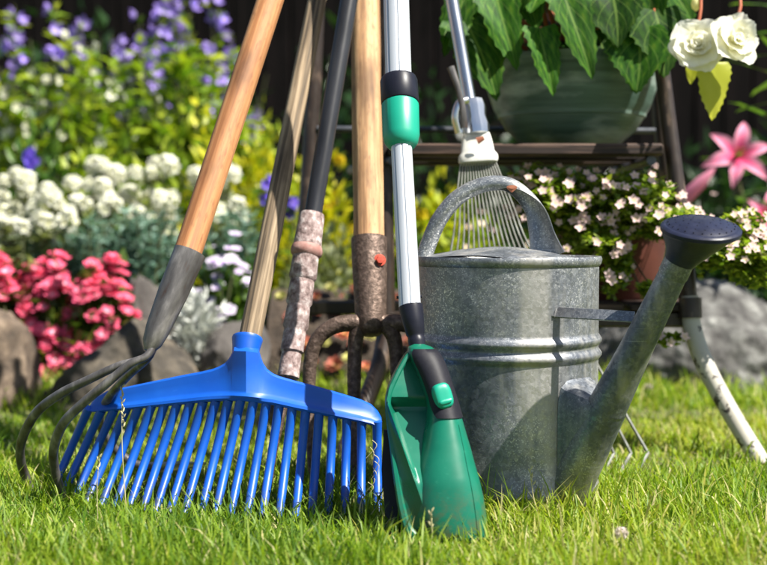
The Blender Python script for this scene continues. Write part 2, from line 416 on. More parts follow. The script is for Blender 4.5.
class MB:
    def __init__(s): s.V = []; s.F = []
    def add(s, V, F):
        o = len(s.V); s.V += [Vector(v) for v in V]; s.F += [tuple(i + o for i in f) for f in F]
        return s
    def rings(s, R, cap0=True, cap1=True, closed=True):
        """loft a list of rings (equal length)"""
        n = len(R[0]); V = [v for r in R for v in r]; F = []
        for i in range(len(R) - 1):
            for j in range(n if closed else n - 1):
                a, b = i * n + j, i * n + (j + 1) % n
                F.append((a, b, b + n, a + n))
        if cap0: F.append(tuple(reversed(range(n))))
        if cap1: F.append(tuple(range((len(R) - 1) * n, len(R) * n)))
        return s.add(V, F)
    def lathe(s, prof, n=40, center=(0, 0, 0), cap0=True, cap1=True):
        c = Vector(center)
        R = [[c + Vector((r * math.cos(2 * math.pi * j / n), r * math.sin(2 * math.pi * j / n), z)) for j in range(n)] for r, z in prof]
        return s.rings(R, cap0, cap1)
    def tube(s, pts, radii, n=12, cap=True, squash=None, ref=None):
        pts = [Vector(p) for p in pts]
        if not hasattr(radii, '__len__'): radii = [radii] * len(pts)
        T = []
        for i in range(len(pts)):
            a = pts[max(i - 1, 0)]; b = pts[min(i + 1, len(pts) - 1)]
            T.append((b - a).normalized())
        u = Vector(ref) if ref is not None else (Vector((0, 0, 1)) if abs(T[0].z) < .9 else Vector((1, 0, 0)))
        u = (u - T[0] * u.dot(T[0])).normalized()
        R = []
        for i, p in enumerate(pts):
            u = (u - T[i] * u.dot(T[i])).normalized()
            w = T[i].cross(u)
            k = squash[i] if squash else 1.0
            r = radii[i]
            R.append([p + u * (r * math.cos(2 * math.pi * j / n)) + w * (r * k * math.sin(2 * math.pi * j / n)) for j in range(n)])
        return s.rings(R, cap, cap)
    def box(s, x0, x1, y0, y1, z0, z1, M4=None, bev=0):
        if bev:
            R = []
            for (z, i) in ((z0, bev), (z0 + bev, 0), (z1 - bev, 0), (z1, bev)):
                R.append([Vector(p) for p in ((x0 + i + bev, y0 + i, z), (x1 - i - bev, y0 + i, z), (x1 - i, y0 + i + bev, z), (x1 - i, y1 - i - bev, z),
                                              (x1 - i - bev, y1 - i, z), (x0 + i + bev, y1 - i, z), (x0 + i, y1 - i - bev, z), (x0 + i, y0 + i + bev, z))])
            if M4: R = [[M4 @ v for v in r] for r in R]
            return s.rings(R)
        V = [Vector(v) for v in ((x0, y0, z0), (x1, y0, z0), (x1, y1, z0), (x0, y1, z0), (x0, y0, z1), (x1, y0, z1), (x1, y1, z1), (x0, y1, z1))]
        if M4: V = [M4 @ v for v in V]
        return s.add(V, [(3, 2, 1, 0), (4, 5, 6, 7), (0, 1, 5, 4), (1, 2, 6, 5), (2, 3, 7, 6), (3, 0, 4, 7)])
    def mesh(s, name, sharp=38): return mesh_py(name, s.V, s.F, True, sharp)

def crom(pts, k=6):
    pts = [Vector(p) for p in pts]; out = []
    Q = [pts[0] * 2 - pts[1]] + pts + [pts[-1] * 2 - pts[-2]]
    for i in range(1, len(Q) - 2):
        a, b, c, d = Q[i - 1:i + 3]
        for j in range(k):
            t = j / k
            out.append(.5 * ((2 * b) + (c - a) * t + (2 * a - 5 * b + 4 * c - d) * t * t + (3 * b - a - 3 * c + d) * t ** 3))
    out.append(pts[-1]); return out
def lerp_list(vals, n):
    xs = np.linspace(0, 1, len(vals)); return list(np.interp(np.linspace(0, 1, n), xs, vals))

# ------------------------------------------------------------------ object helpers
def link(o): scene.collection.objects.link(o); return o
def tagit(o, label=None, cat=None, group=None, kind=None):
    if label: o['label'] = label
    if cat: o['category'] = cat
    if group: o['group'] = group
    if kind: o['kind'] = kind
    return o
def thing(name, loc, label, cat, group=None):
    o = bpy.data.objects.new(name, None); o.empty_display_size = .03
    o.location = loc; link(o)
    return tagit(o, label, cat, group)
def part(name, me, mat, parent=None, mw=None, kind=None, label=None, plocal=None):
    """mesh given in world space, or in its own frame with matrix mw (world)"""
    o = bpy.data.objects.new(name, me)
    if mat and not me.materials: me.materials.append(M[mat] if isinstance(mat, str) else mat)
    link(o)
    mw = mw or Matrix.Identity(4)
    if parent is not None:
        o.parent = parent
        pw = parent['_w'] if '_w' in parent else None
        o.matrix_local = world_of(parent).inverted() @ mw
        WORLD[o.name] = mw
    else:
        o.matrix_world = mw; WORLD[o.name] = mw
    if kind: o['kind'] = kind
    if label: o['label'] = label
    return o
WORLD = {}
def world_of(o):
    if o.name in WORLD: return WORLD[o.name]
    return Matrix.Translation(o.location)
def frame(a, b, xref=(1, 0, 0)):
    """matrix at a with local z towards b"""
    a, b = Vector(a), Vector(b); z = (b - a).normalized()
    x = Vector(xref); x = (x - z * x.dot(z)).normalized(); y = z.cross(x)
    m = Matrix((x, y, z)).transposed().to_4x4(); m.translation = a
    return m
def shaft(name, a, b, radii, mat, parent, n=24, wob=0.0, seed=0, rings=14):
    """a round rod in its own frame, so that the grain runs along it; radii follow its length"""
    a, b = Vector(a), Vector(b); L = (b - a).length
    mb = MB(); R = []
    rr = lerp_list(radii, rings + 1)
    for i in range(rings + 1):
        z = L * i / rings; ring = []
        for j in range(n):
            th = 2 * math.pi * j / n
            w = 1 + wob * noise.noise(Vector((math.cos(th) * 1.5 + seed, math.sin(th) * 1.5, z * 9)))
            off = wob * .5 * rr[i] * noise.noise(Vector((seed * 3.1, 4.0, z * 5)))
            ring.append(Vector((rr[i] * w * math.cos(th) + off, rr[i] * w * math.sin(th), z)))
        R.append(ring)
    # rounded ends
    def cap_ring(r, zz, s): return [Vector((v.x * s, v.y * s, zz)) for v in r]
    R = [cap_ring(R[0], -rr[0] * .25, .75)] + R + [cap_ring(R[-1], L + rr[-1] * .25, .75)]
    mb.rings(R)
    return part(name, mb.mesh(name), mat, parent, frame(a, b))
def extend(a, b, zt):
    a, b = Vector(a), Vector(b); d = b - a
    return a + d * ((zt - a.z) / d.z)

# =================================================================== SETTING
# ---- lawn
CAN = Vector(((508.5 - 383.5) * PXM(1.585), 1.585, 0)); CAN_R = .1108
def build_lawn():
    nx, ny = 60, 70
    xs = np.linspace(-2.6, 3.4, nx); ys = np.linspace(.15, 6.4, ny)
    V = [(x, y, .006 * noise.noise(Vector((x * 3, y * 3, 0))) - .006) for y in ys for x in xs]
    F = [(j * nx + i, j * nx + i + 1, (j + 1) * nx + i + 1, (j + 1) * nx + i) for j in range(ny - 1) for i in range(nx - 1)]
    part('lawn', mesh_py('lawn', V, F), 'turf', kind='structure')
build_lawn()
V = [(-60, -60, -.03), (60, -60, -.03), (60, 60, -.03), (-60, 60, -.03)]
part('ground', mesh_py('ground', V, [(0, 1, 2, 3)]), 'turf', kind='structure')

def bed_front(x):          # where the lawn stops and the planting starts
    return 2.62 + .05 * math.sin(x * 4) + (.12 if x > .45 else 0)
def build_bed():
    nx, ny = 50, 30; V = []
    for j in range(ny):
        for i in range(nx):
            x = -3.2 + 6.4 * i / (nx - 1)
            y0 = bed_front(x) + .05
            y = y0 + (6.6 - y0) * j / (ny - 1)
            V.append((x, y, -.012 + .05 * min(1, j / 1.5) + .012 * noise.noise(Vector((x * 6, y * 6, 2)))))
    F = [(j * nx + i, j * nx + i + 1, (j + 1) * nx + i + 1, (j + 1) * nx + i) for j in range(ny - 1) for i in range(nx - 1)]
    part('flower_bed', mesh_py('flower_bed', V, F), 'soil', kind='structure')
build_bed()
SOIL = .035

# ---- grass blades
def build_grass():
    def scatter(n, x0, x1, y0, y1): return np.stack([RNG.uniform(x0, x1, n), RNG.uniform(y0, y1, n)], 1)
    zones = [(76000, -.75, .85, 1.08, 1.75), (32000, -.95, 1.05, 1.75, 2.25), (15000, -1.2, 1.3, 2.25, 2.9),
             (7000, -.9, .9, .55, 1.08), (3500, -1.3, -.75, 1.08, 1.9), (3500, .85, 1.4, 1.08, 1.9), (5000, -1.9, 2.2, 1.9, 2.9), (7000, -1.0, 1.2, 2.36, 2.62)]
    XY = np.concatenate([scatter(*z) for z in zones])
    # thin out in patches
    pn = np.array([noise.noise(Vector((x * 6, y * 6, 5))) for x, y in XY])
    pn2 = np.array([noise.noise(Vector((x * 2.2, y * 2.2, 9))) for x, y in XY])
    keep = (RNG.random(len(XY)) < .80 + .5 * pn)
    d = np.hypot(XY[:, 0] - CAN.x, XY[:, 1] - CAN.y)
    keep &= d > CAN_R + .003
    keep &= ~((XY[:, 0] > -1.6) & (XY[:, 1] > np.array([bed_front(x) + .03 for x in XY[:, 0]])))
    # the trimmer's foot
    tp = P(452, 520, 1.385)
    keep &= ~(np.hypot((XY[:, 0] - tp.x) / 1.3, XY[:, 1] - tp.y) < .034)
    XY, pn, pn2 = XY[keep], pn[keep], pn2[keep]
    n = len(XY)
    L = RNG.gamma(7, .0048, n) * (1 + .45 * pn)
    L *= np.interp(XY[:, 1], [1.2, 1.5, 1.8, 2.32, 2.42, 2.6], [1.0, .95, .70, .6, 1.25, 1.6])
    # blades are left longer round the feet of the tools
    L *= 1 + .12 * np.exp(-((XY[:, 1] - 1.48) / .07) ** 2) * (XY[:, 0] < .1) + .12 * np.exp(-((d[keep] - CAN_R) / .03) ** 2)
    L *= 1 - .55 * np.exp(-(((XY[:, 0] - tp.x) / .07) ** 2 + ((XY[:, 1] - 1.31) / .06) ** 2))
    L *= 1 - .38 * np.exp(-((XY[:, 1] - np.interp(XY[:, 0], [-.4, -.15, 0], [1.52, 1.43, 1.42])) / .07) ** 2) * (XY[:, 0] < .03) * (XY[:, 0] > -.46)
    bl = P(165, 466, 1.66)
    L *= 1 - .6 * np.exp(-(((XY[:, 0] - bl.x) / .09) ** 2 + ((XY[:, 1] - bl.y) / .06) ** 2))
    L = np.clip(L, .010, .085)
    W = RNG.uniform(.00055, .00135, n) * np.interp(XY[:, 1], [1.2, 2.6], [1, 1.5])
    az = RNG.uniform(0, 2 * np.pi, n) + .0
    lean = np.abs(RNG.normal(0, .42, n)) + .08
    curl = RNG.uniform(.1, 1.1, n)
    dirx, diry = np.cos(az), np.sin(az)
    side = np.stack([-diry, dirx, np.zeros(n)], 1)
    tw = RNG.uniform(-.8, .8, n)
    side = side * np.cos(tw)[:, None] + np.stack([dirx, diry, np.zeros(n)], 1) * np.sin(tw)[:, None]
    verts = []
    pos = np.stack([XY[:, 0], XY[:, 1], np.full(n, -.010)], 1)
    ang = lean.copy()
    ws = [1, 1.05, .8, 0]
    segs = [pos]
    for k in range(3):
        step = np.stack([dirx * np.sin(ang), diry * np.sin(ang), np.cos(ang)], 1) * (L / 3)[:, None]
        pos = pos + step; segs.append(pos); ang = ang + curl * (.35 + .25 * k)
    A = np.empty((n, 7, 3))
    for k in range(3):
        A[:, 2 * k] = segs[k] - side * (W * ws[k])[:, None]
        A[:, 2 * k + 1] = segs[k] + side * (W * ws[k])[:, None]
    A[:, 6] = segs[3]
    f = np.array([(0, 1, 3), (0, 3, 2), (2, 3, 5), (2, 5, 4), (4, 5, 6)])
    F = (np.arange(n) * 7)[:, None, None] + f[None]
    t = np.clip(RNG.normal(.30, .15, n) + .25 * pn2 + np.interp(XY[:, 1], [1.15, 1.4, 1.7, 2.3], [.06, 0, .08, .14]), 0, .78)
    dry = RNG.random(n) < np.interp(pn2, [-.3, .4], [.05, .15])
    t[dry] = RNG.uniform(.8, 1, dry.sum())
    T = np.repeat(t, 7)
    me = mesh_np('grass', A.reshape(-1, 3), F.reshape(-1, 3), T)
    o = part('grass', me, 'grass', kind='stuff')
    tagit(o, 'short sunlit green lawn grass with some dry yellow blades', 'grass')
build_grass()

# ---- dark fence far behind
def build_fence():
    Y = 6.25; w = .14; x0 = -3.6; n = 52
    f = thing('board_fence', (0, Y, 0), 'fence of upright boards behind the flower bed, shade put into its near-black colour', 'fence')
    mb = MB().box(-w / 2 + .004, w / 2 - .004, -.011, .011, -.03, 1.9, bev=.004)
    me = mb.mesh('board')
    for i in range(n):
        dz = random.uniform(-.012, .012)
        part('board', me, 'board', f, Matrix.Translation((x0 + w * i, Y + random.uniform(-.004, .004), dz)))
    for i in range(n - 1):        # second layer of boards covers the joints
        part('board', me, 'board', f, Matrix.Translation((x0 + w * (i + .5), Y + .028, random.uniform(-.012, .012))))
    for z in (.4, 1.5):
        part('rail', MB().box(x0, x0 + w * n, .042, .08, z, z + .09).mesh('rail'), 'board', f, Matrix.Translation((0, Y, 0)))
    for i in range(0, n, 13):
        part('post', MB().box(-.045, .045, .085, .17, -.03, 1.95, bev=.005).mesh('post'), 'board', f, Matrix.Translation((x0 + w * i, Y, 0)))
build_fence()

# ---- stones
def stone(px0, px1, ptop, Y, mat, label, seed, depth=.22, peak=0.0):
    a, b = P(px0, ptop, Y), P(px1, ptop, Y)
    c = Vector(((a.x + b.x) / 2, Y, 0)); rx = (b.x - a.x) / 2; h = a.z
    import bmesh
    bm = bmesh.new(); bmesh.ops.create_icosphere(bm, subdivisions=6, radius=1)
    rg = random.Random(int(seed * 100)); pl = []
    for i in range(15):
        nv = Vector((rg.gauss(0, 1), rg.gauss(0, 1), rg.gauss(.2, .8))).normalized(); pl.append((nv, rg.uniform(.74, .95)))
    if peak > 0: pl.append((Vector((-.62, 0, .78)).normalized(), .50)); pl.append((Vector((.70, 0, .71)).normalized(), .80))
    if peak < 0: pl = []
    for v in bm.verts:
        d = v.co.normalized(); k = 1.0
        for nv, hh in pl:
            c_ = d.dot(nv)
            if c_ > .05: k = min(k, hh / c_)
        q = d + Vector((seed * 7.3, seed, 0))
        k *= 1 + (.10 * noise.noise(q * 1.4) if peak < 0 else 0) + .05 * noise.noise(q * 2.7) + .035 * noise.noise(q * 6) + .02 * noise.noise(q * 13) + .012 * noise.noise(q * 29)
        p = d * k
        v.co = Vector((p.x * rx * 1.12, p.y * depth * 1.1, p.z * (h + .02) * 1.08 if p.z > 0 else p.z * .05))
    me = bpy.data.meshes.new('stone'); bm.to_mesh(me); bm.free(); me.shade_smooth()
    o = part('stone', me, mat, None, Matrix.Translation((c.x, c.y, 0)))
    return tagit(o, label, 'stone', 'stones edging the flower bed')
stone(34, 198, 320, 2.52, 'stone_brown', 'large tan stone under the pink begonias, left of the blue rake socket', 1.0, .15, .9)
stone(-60, 36, 324, 2.46, 'stone_tan', 'brown stone cut by the left edge at lawn level', 2.2, .14)
stone(192, 290, 336, 2.66, 'stone_dark', 'dark low stone behind the blue rake socket', 3.1, .14)
stone(118, 172, 288, 2.80, 'stone_dark', 'dark grey stone between pink begonias and silver foliage', 4.4, .10)
stone(606, 800, 303, 2.80, 'stone_grey', 'big pale grey lichened boulder behind the chair leg', 5.7, .20, -1)
stone(440, 620, 345, 2.86, 'stone_dark', 'dark low boulder behind the watering can', 6.6, .16)

# =================================================================== PLANT KIT
LEAF6 = np.array([(0, 0, 0), (-.5, .35, .10), (0, .4, 0), (.5, .35, .10), (0, 1, -.12)], float)   # x width, y length
LEAF6F = np.array([(0, 2, 1), (0, 3, 2), (1, 2, 4), (2, 3, 4)])
def leaves_mesh(name, pos, dirs, length, width, tint=None, up=None, template=LEAF6, tf=LEAF6F):
    n = len(pos); d = dirs / (np.linalg.norm(dirs, axis=1, keepdims=True) + 1e-9)
    u = up if up is not None else np.tile([0, 0, 1.0], (n, 1)) + RNG.normal(0, .45, (n, 3))
    x = np.cross(d, u); x /= (np.linalg.norm(x, axis=1, keepdims=True) + 1e-9)
    z = np.cross(x, d)
    T = template[None]
    A = (pos[:, None] + x[:, None] * (T[..., 0:1] * width[:, None, None]) + d[:, None] * (T[..., 1:2] * length[:, None, None])
         + z[:, None] * (T[..., 2:3] * length[:, None, None]))
    k = template.shape[0]
    F = (np.arange(n) * k)[:, None, None] + tf[None]
    if tint is None: tint = RNG.random(n)
    return mesh_np(name, A.reshape(-1, 3), F.reshape(-1, tf.shape[1]), np.repeat(tint, k))

def petal_fan(mb_V, mb_F, mb_T, n, r, w, cup, z0=0, tilt0=0, center=(0, 0, 0), axis=None, seg=3):
    """n petals round an axis: V/F/T lists extended"""
    ax = Vector(axis).normalized() if axis is not None else Vector((0, 0, 1))
    q = ax.to_track_quat('Z', 'Y'); c = Vector(center)
    for k in range(n):
        a = tilt0 + 2 * math.pi * k / n
        o = len(mb_V)
        rows = []
        for s in range(seg + 1):
            t = s / seg
            hw = w * r * (math.sin(math.pi * min(1, .15 + .80 * t)) ** .8) * .5
            rr = r * t; zz = z0 + cup * r * t * t
            for sx in (-1, 0, 1):
                lx, ly, lz = rr, sx * hw, zz + (abs(sx) * .08 * r)
                p = Vector((lx * math.cos(a) - ly * math.sin(a), lx * math.sin(a) + ly * math.cos(a), lz))
                mb_V.append(tuple(c + q @ p)); mb_T.append(t)
        for s in range(seg):
            for e in (0, 1):
                i0 = o + s * 3 + e
                mb_F.append((i0, i0 + 1, i0 + 4, i0 + 3))
def flower_mesh(name, n=5, r=.01, w=.9, cup=.2, rows=1, seg=3):
    V, F, T = [], [], []
    for k in range(rows):
        petal_fan(V, F, T, n, r * (1 - .3 * k), w, cup + .35 * k, z0=.04 * r * k, tilt0=k * .6, seg=seg)
    return mesh_np(name, V, F, T, True)
def head_mesh(name, florets=22, R=.03, r=.012, n=5, squash=.75, seed=1):
    rg = random.Random(seed); V, F, T = [], [], []
    for i in range(florets):
        z = 1 - 1.35 * (i + .5) / florets; a = i * 2.399
        s = math.sqrt(max(0, 1 - z * z)); d = Vector((s * math.cos(a), s * math.sin(a), z * squash))
        d2 = d + Vector([rg.uniform(-.2, .2) for _ in range(3)])
        petal_fan(V, F, T, n, r * rg.uniform(.8, 1.15), .95, .12, center=d * R, axis=d2, tilt0=rg.uniform(0, 1), seg=2)
    return mesh_np(name, V, F, T, True)

def mound_pts(n, R, c, hemi=True, shell=.55):
    d = RNG.normal(0, 1, (n, 3)); d /= np.linalg.norm(d, axis=1, keepdims=True)
    if hemi: d[:, 2] = np.abs(d[:, 2]) * 1.0 - .05
    rr = RNG.random(n) ** shell
    lump = np.array([1 + .28 * noise.noise(Vector((x * 2.3 + c[0] * 9, y * 2.3, z * 2.3))) + .14 * noise.noise(Vector((x * 6, y * 6 + c[1] * 5, z * 6))) for x, y, z in d])
    p = d * (rr * lump)[:, None] * np.asarray(R)[None] + np.asarray(c)[None]
    return p, d, rr
def bent_stem(p0, p1, k=5, sag=.03):
    p0, p1 = Vector(p0), Vector(p1); m = (p0 + p1) / 2 + Vector((random.uniform(-1, 1) * sag, random.uniform(-1, 1) * sag, .3 * sag))
    return [p0 * (1 - t) ** 2 + m * 2 * t * (1 - t) + p1 * t * t for t in [i / k for i in range(k + 1)]]
MCACHE = {}
def place_flower(name, me, mat, parent, pos, axis, scale=1.0, spin=None):
    key = (me.name, mat)
    if key not in MCACHE: MCACHE[key] = me.copy()
    me = MCACHE[key]
    ax = Vector(axis).normalized()
    m = Matrix.Translation(pos) @ ax.to_track_quat('Z', 'Y').to_matrix().to_4x4() @ Matrix.Rotation(random.uniform(0, 6.28) if spin is None else spin, 4, 'Z') @ Matrix.Scale(scale, 4)
    return part(name, me, mat, parent, m)

def mound_plant(name, label, cat, px, ptop, Y, wpx, leaf, llen, lwid, n, group=None, flowers=None, depth=None, base=None, up=.5):
    """rounded clump from the soil up to the photo's height. flowers = (mesh, mat, count, smin, smax, part name)"""
    top = P(px, ptop, Y); z0 = SOIL - .01 if base is None else base
    H = max(.05, top.z - z0); rx = wpx / 2 * PXM(Y); ry = depth or rx * .8
    root = thing(name, (top.x, Y, z0), label, cat, group)
    p, d, rr = mound_pts(n, (rx, ry, H), (top.x, Y, z0))
    p[:, 2] = np.maximum(p[:, 2], z0 + .005)
    dirs = d + RNG.normal(0, .5, d.shape) + np.array([0, 0, up])
    L = llen * RNG.uniform(.6, 1.25, n); W = lwid * RNG.uniform(.7, 1.2, n)
    part('foliage', leaves_mesh('foliage', p, dirs, L, W), leaf, root, kind='stuff')
    mb = MB()
    for i in range(9):
        a = random.uniform(0, 6.28); e = Vector((top.x + rx * .6 * math.cos(a), Y + ry * .6 * math.sin(a), z0 + H * random.uniform(.45, .85)))
        mb.tube(bent_stem((top.x + rx * .12 * math.cos(a), Y + ry * .12 * math.sin(a), z0 - .01), e), [.004, .0036, .003, .0025, .002, .0015], 5)
    part('stems', mb.mesh('stems'), 'bark', root)
    if flowers:
        me, mat, cnt, s0, s1, nm = flowers
        q, dd, _ = mound_pts(cnt * 3, (rx, ry, H), (top.x, Y, z0), shell=.01)
        sel = [i for i in range(len(q)) if dd[i][2] > .05 and dd[i][1] < .35][:cnt]
        for i in sel:
            pos = Vector(q[i]); pos += Vector(dd[i]) * .004
            place_flower(nm, me, mat, root, pos, Vector(dd[i]) + Vector((0, -.4, .6)), random.uniform(s0, s1))
    return root

def stem_plant(name, label, cat, px, ptop, Y, wpx, leaf, llen, lwid, nst, lps, group=None, flowers=None, fl_zone=(.7, 1.0), fps=6, topping=None, lzone=(.1, .95), lean=.0):
    """upright stems with leaves all along; flowers=(mesh, mat, s0, s1, partname) along the zone, topping=(mesh, mat, s0,s1,partname) on the tips"""
    top = P(px, ptop, Y); z0 = SOIL - .01; H = top.z - z0; rx = wpx / 2 * PXM(Y)
    root = thing(name, (top.x, Y, z0), label, cat, group)
    mb = MB(); LP, LD = [], []; fl = []; tips = []
    for s in range(nst):
        a = random.uniform(0, 6.28); r = math.sqrt(random.random())
        b0 = Vector((top.x + rx * .35 * r * math.cos(a), Y + rx * .35 * r * math.sin(a), z0 - .01))
        h = H * random.uniform(.72, 1.02) if s else H
        e = Vector((top.x + rx * r * math.cos(a) * .95 + lean * h, Y + rx * r * math.sin(a) * .8, z0 + h))
        st = bent_stem(b0, e, 6, .03)
        mb.tube(st, lerp_list([.0035, .0012], 7), 5)
        tips.append((e, st[-1] - st[-2]))
        for k in range(lps):
            t = random.uniform(*lzone); i = min(5, int(t * 6)); f = t * 6 - i
            p = st[i].lerp(st[i + 1], f); g = random.uniform(0, 6.28)
            LP.append(p); LD.append((math.cos(g), math.sin(g), random.uniform(.0, 1.1)))
        if flowers:
            for k in range(fps):
                t = random.uniform(*fl_zone); i = min(5, int(t * 6)); f = t * 6 - i
                p = st[i].lerp(st[i + 1], f); g = random.uniform(3.3, 6.1) if random.random() < .8 else random.uniform(0, 6.28)
                fl.append((p, Vector((math.cos(g), math.sin(g), random.uniform(-.3, .5)))))
    part('stems', mb.mesh('stems'), 'bark', root)
    n = len(LP)
    part('foliage', leaves_mesh('foliage', np.array(LP), np.array(LD), llen * RNG.uniform(.6, 1.2, n), lwid * RNG.uniform(.7, 1.2, n)), leaf, root, kind='stuff')
    if flowers:
        me, mat, s0, s1, nm = flowers
        for p, d in fl: place_flower(nm, me, mat, root, p + d * .012, d, random.uniform(s0, s1))
    if topping:
        me, mat, s0, s1, nm = topping
        for p, d in tips: place_flower(nm, me, mat, root, p, d + Vector((0, -.02, 0)), random.uniform(s0, s1))
    return root

FL_bell = flower_mesh('bell_flower', 5, .021, .95, .9)
FL_pink = flower_mesh('begonia_flower', 5, .019, 1.05, .25, 2)
FL_phlox = head_mesh('phlox_head', 17, .024, .016, squash=1.15)
FL_phlox2 = head_mesh('phlox_head', 9, .017, .016, squash=1.4, seed=5)
FL_bacopa = flower_mesh('bacopa_flower', 5, .0088, .78, .22)
FL_viola = flower_mesh('viola_flower', 5, .016, 1.2, .1)
FL_yellow = head_mesh('yellow_flower_head', 12, .014, .012, seed=9)
FL_small = flower_mesh('small_white_flower', 5, .012, 1.0, .2)
FL_ros = flower_mesh('rosette', 8, .024, .85, .35, 3)

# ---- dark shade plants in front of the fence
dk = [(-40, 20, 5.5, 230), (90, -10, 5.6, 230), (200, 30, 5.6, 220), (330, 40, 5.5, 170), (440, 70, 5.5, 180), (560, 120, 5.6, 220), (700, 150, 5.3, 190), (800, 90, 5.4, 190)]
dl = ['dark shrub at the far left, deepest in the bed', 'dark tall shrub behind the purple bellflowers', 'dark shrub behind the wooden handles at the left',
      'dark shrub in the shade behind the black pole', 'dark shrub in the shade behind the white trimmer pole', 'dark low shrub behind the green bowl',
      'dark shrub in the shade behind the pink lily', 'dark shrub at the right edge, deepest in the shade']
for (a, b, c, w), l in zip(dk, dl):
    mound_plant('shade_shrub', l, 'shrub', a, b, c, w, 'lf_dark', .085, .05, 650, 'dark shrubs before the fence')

# ---- tall purple bellflowers at the left
bells = [(22, 8, 4.1, 'bellflower nearest the top left corner, lilac-blue bells'), (72, -8, 4.0, 'bellflower with pale violet bells in a long drooping row, second from the left edge'),
         (108, 40, 4.3, 'small bellflower half hidden in the yellow-green leaves'), (142, 22, 3.95, 'deep violet bellflower midway between left edge and honey-coloured handle'),
         (160, -12, 4.2, 'violet bellflower cut by the top edge'), (190, 2, 4.05, 'pale violet bellflower just left of the honey-coloured handle'), (222, -6, 4.1, 'violet bellflower partly behind the honey-coloured handle'),
         (238, 36, 4.2, 'lilac bellflower right beside the honey-coloured handle')]
for i, (x, t, Y, l) in enumerate(bells):
    stem_plant('bellflower', l, 'flower', x, t, Y, 46, 'lf_yellowgreen', .06, .018, 4, 40, 'purple bellflowers at the back of the bed',
               (FL_bell, 'pt_purple', .8, 1.25, 'bell_flower'), (.80, 1.0), 5 if i != 2 else 2, lzone=(.2, .97))
# ---- yellow green leafy perennials
yg = [(30, 70, 3.95, 110, 'leafy pale green perennial by the left edge under the bellflowers'), (75, 30, 3.9, 95, 'leafy yellow-green perennial left of the tallest leafy stems'),
      (118, 44, 3.75, 90, 'tall leafy yellow-green perennial in the middle of the left bed'), (165, 28, 3.8, 95, 'tall yellow-green perennial left of the honey-coloured handle'),
      (212, 40, 3.8, 95, 'yellow-green perennial crossed by the honey-coloured handle'), (246, 100, 3.7, 70, 'yellow-green perennial between the two wooden handles')]
for i, (x, t, Y, w, l) in enumerate(yg):
    stem_plant('leafy_perennial', l, 'plant', x, t, Y, w, 'lf_yellowgreen', .062, .026, 20, 40, 'leafy perennials in the left bed',
               (FL_small, 'pt_white' if i != 3 else 'pt_bacopa', .9, 1.4, 'small_white_flower') , (.75, 1.0), 2 if i == 0 else 1 if i in (1, 2) else 0)
for (x, t, Y, w, l) in [(40, 128, 3.4, 120, 'mid-green clump behind the white phlox at the left'), (110, 130, 3.4, 130, 'mid-green clump behind the white phlox, left of the honey handle'),
                        (180, 125, 3.45, 110, 'mid-green clump crossed by the honey-coloured handle')]:
    mound_plant('green_clump', l, 'plant', x, t, Y, w, 'lf_mid' if x < 60 else 'lf_yellowgreen', .05, .022, 1500, 'green clumps behind the phlox')
# ---- golden spurge
for (x, t, Y, w, l, fc) in [(205, 118, 3.35, 90, 'golden-green spurge behind the honey-coloured handle', 0), (258, 104, 3.4, 100, 'golden-green spurge between the two leaning wooden handles', 0),
                            (292, 150, 3.3, 80, 'golden-green spurge left of the black pole', 0), (330, 166, 3.1, 60, 'spurge with bright yellow heads between black pole and fork handle', 26),
                            (398, 182, 3.2, 60, 'yellow-green spurge right of the fork handle', 6), (435, 178, 3.25, 70, 'yellow-green clump right of the white trimmer pole', 4)]:
    mound_plant('golden_spurge', l, 'plant', x, t, Y, w, 'lf_gold' if x != 398 else 'lf_yellowgreen', .036, .018, 1500, 'golden spurge in the bed',
                (FL_yellow, 'pt_yellow', fc, .8, 1.3, 'flower_head') if fc else None)
# ---- violet-blue single blooms
for (x, t, Y, l) in [(265, 178, 3.05, 'small violet-blue flower right of the honey-coloured handle'), (293, 198, 3.0, 'violet-blue flower between grey handle and black pole'), (30, 150, 3.3, 'violet-blue flower at the far left above the phlox')]:
    stem_plant('violet_flower', l, 'flower', x, t, Y, 8, 'lf_mid', .05, .02, 2, 14, 'violet-blue flowers', (FL_viola, 'pt_blue', .7, 1.0, 'flower'), (.94, 1), 3)
# ---- white phlox
ph = [(8, 176, 3.15, 46, 'white phlox at the left edge'), (50, 182, 3.05, 56, 'white phlox second from the left edge'), (98, 168, 3.1, 58, 'white phlox in the middle of the row'),
      (152, 166, 3.1, 56, 'white phlox just left of the honey-coloured handle'), (216, 172, 3.15, 52, 'white phlox just right of the honey-coloured handle')]
for (x, t, Y, w, l) in ph:
    stem_plant('white_phlox', l, 'flower', x, t, Y, w, 'lf_greygreen', .055, .018, 12, 26, 'white phlox row', topping=(FL_phlox, 'pt_white', .55, 1.0, 'flower_head'))
    r = stem_plant('white_phlox', l.replace('white phlox', 'lower white phlox in front of the row,'), 'flower', x + random.uniform(-6, 10), t + 32, Y - .1, w * 1.0, 'lf_greygreen', .05, .018, 8, 26, 'white phlox row',
               topping=(FL_phlox2, 'pt_white', .5, .95, 'flower_head'))
# ---- blue-green feathery clumps
for (x, t, Y, w, l) in [(62, 232, 2.98, 70, 'blue-green needle-leaved clump above the pink begonias at the left'), (105, 216, 2.95, 84, 'blue-green needle-leaved clump, middle one, below the white phlox'),
                        (155, 212, 2.93, 80, 'blue-green needle-leaved clump left of the steel socket'), (228, 208, 3.0, 70, 'blue-green needle-leaved clump right of the honey-coloured handle')]:
    stem_plant('blue_green_clump', l, 'plant', x, t, Y, w, 'lf_teal', .032, .007, 30, 60, 'blue-green clumps', lzone=(.25, 1.0))
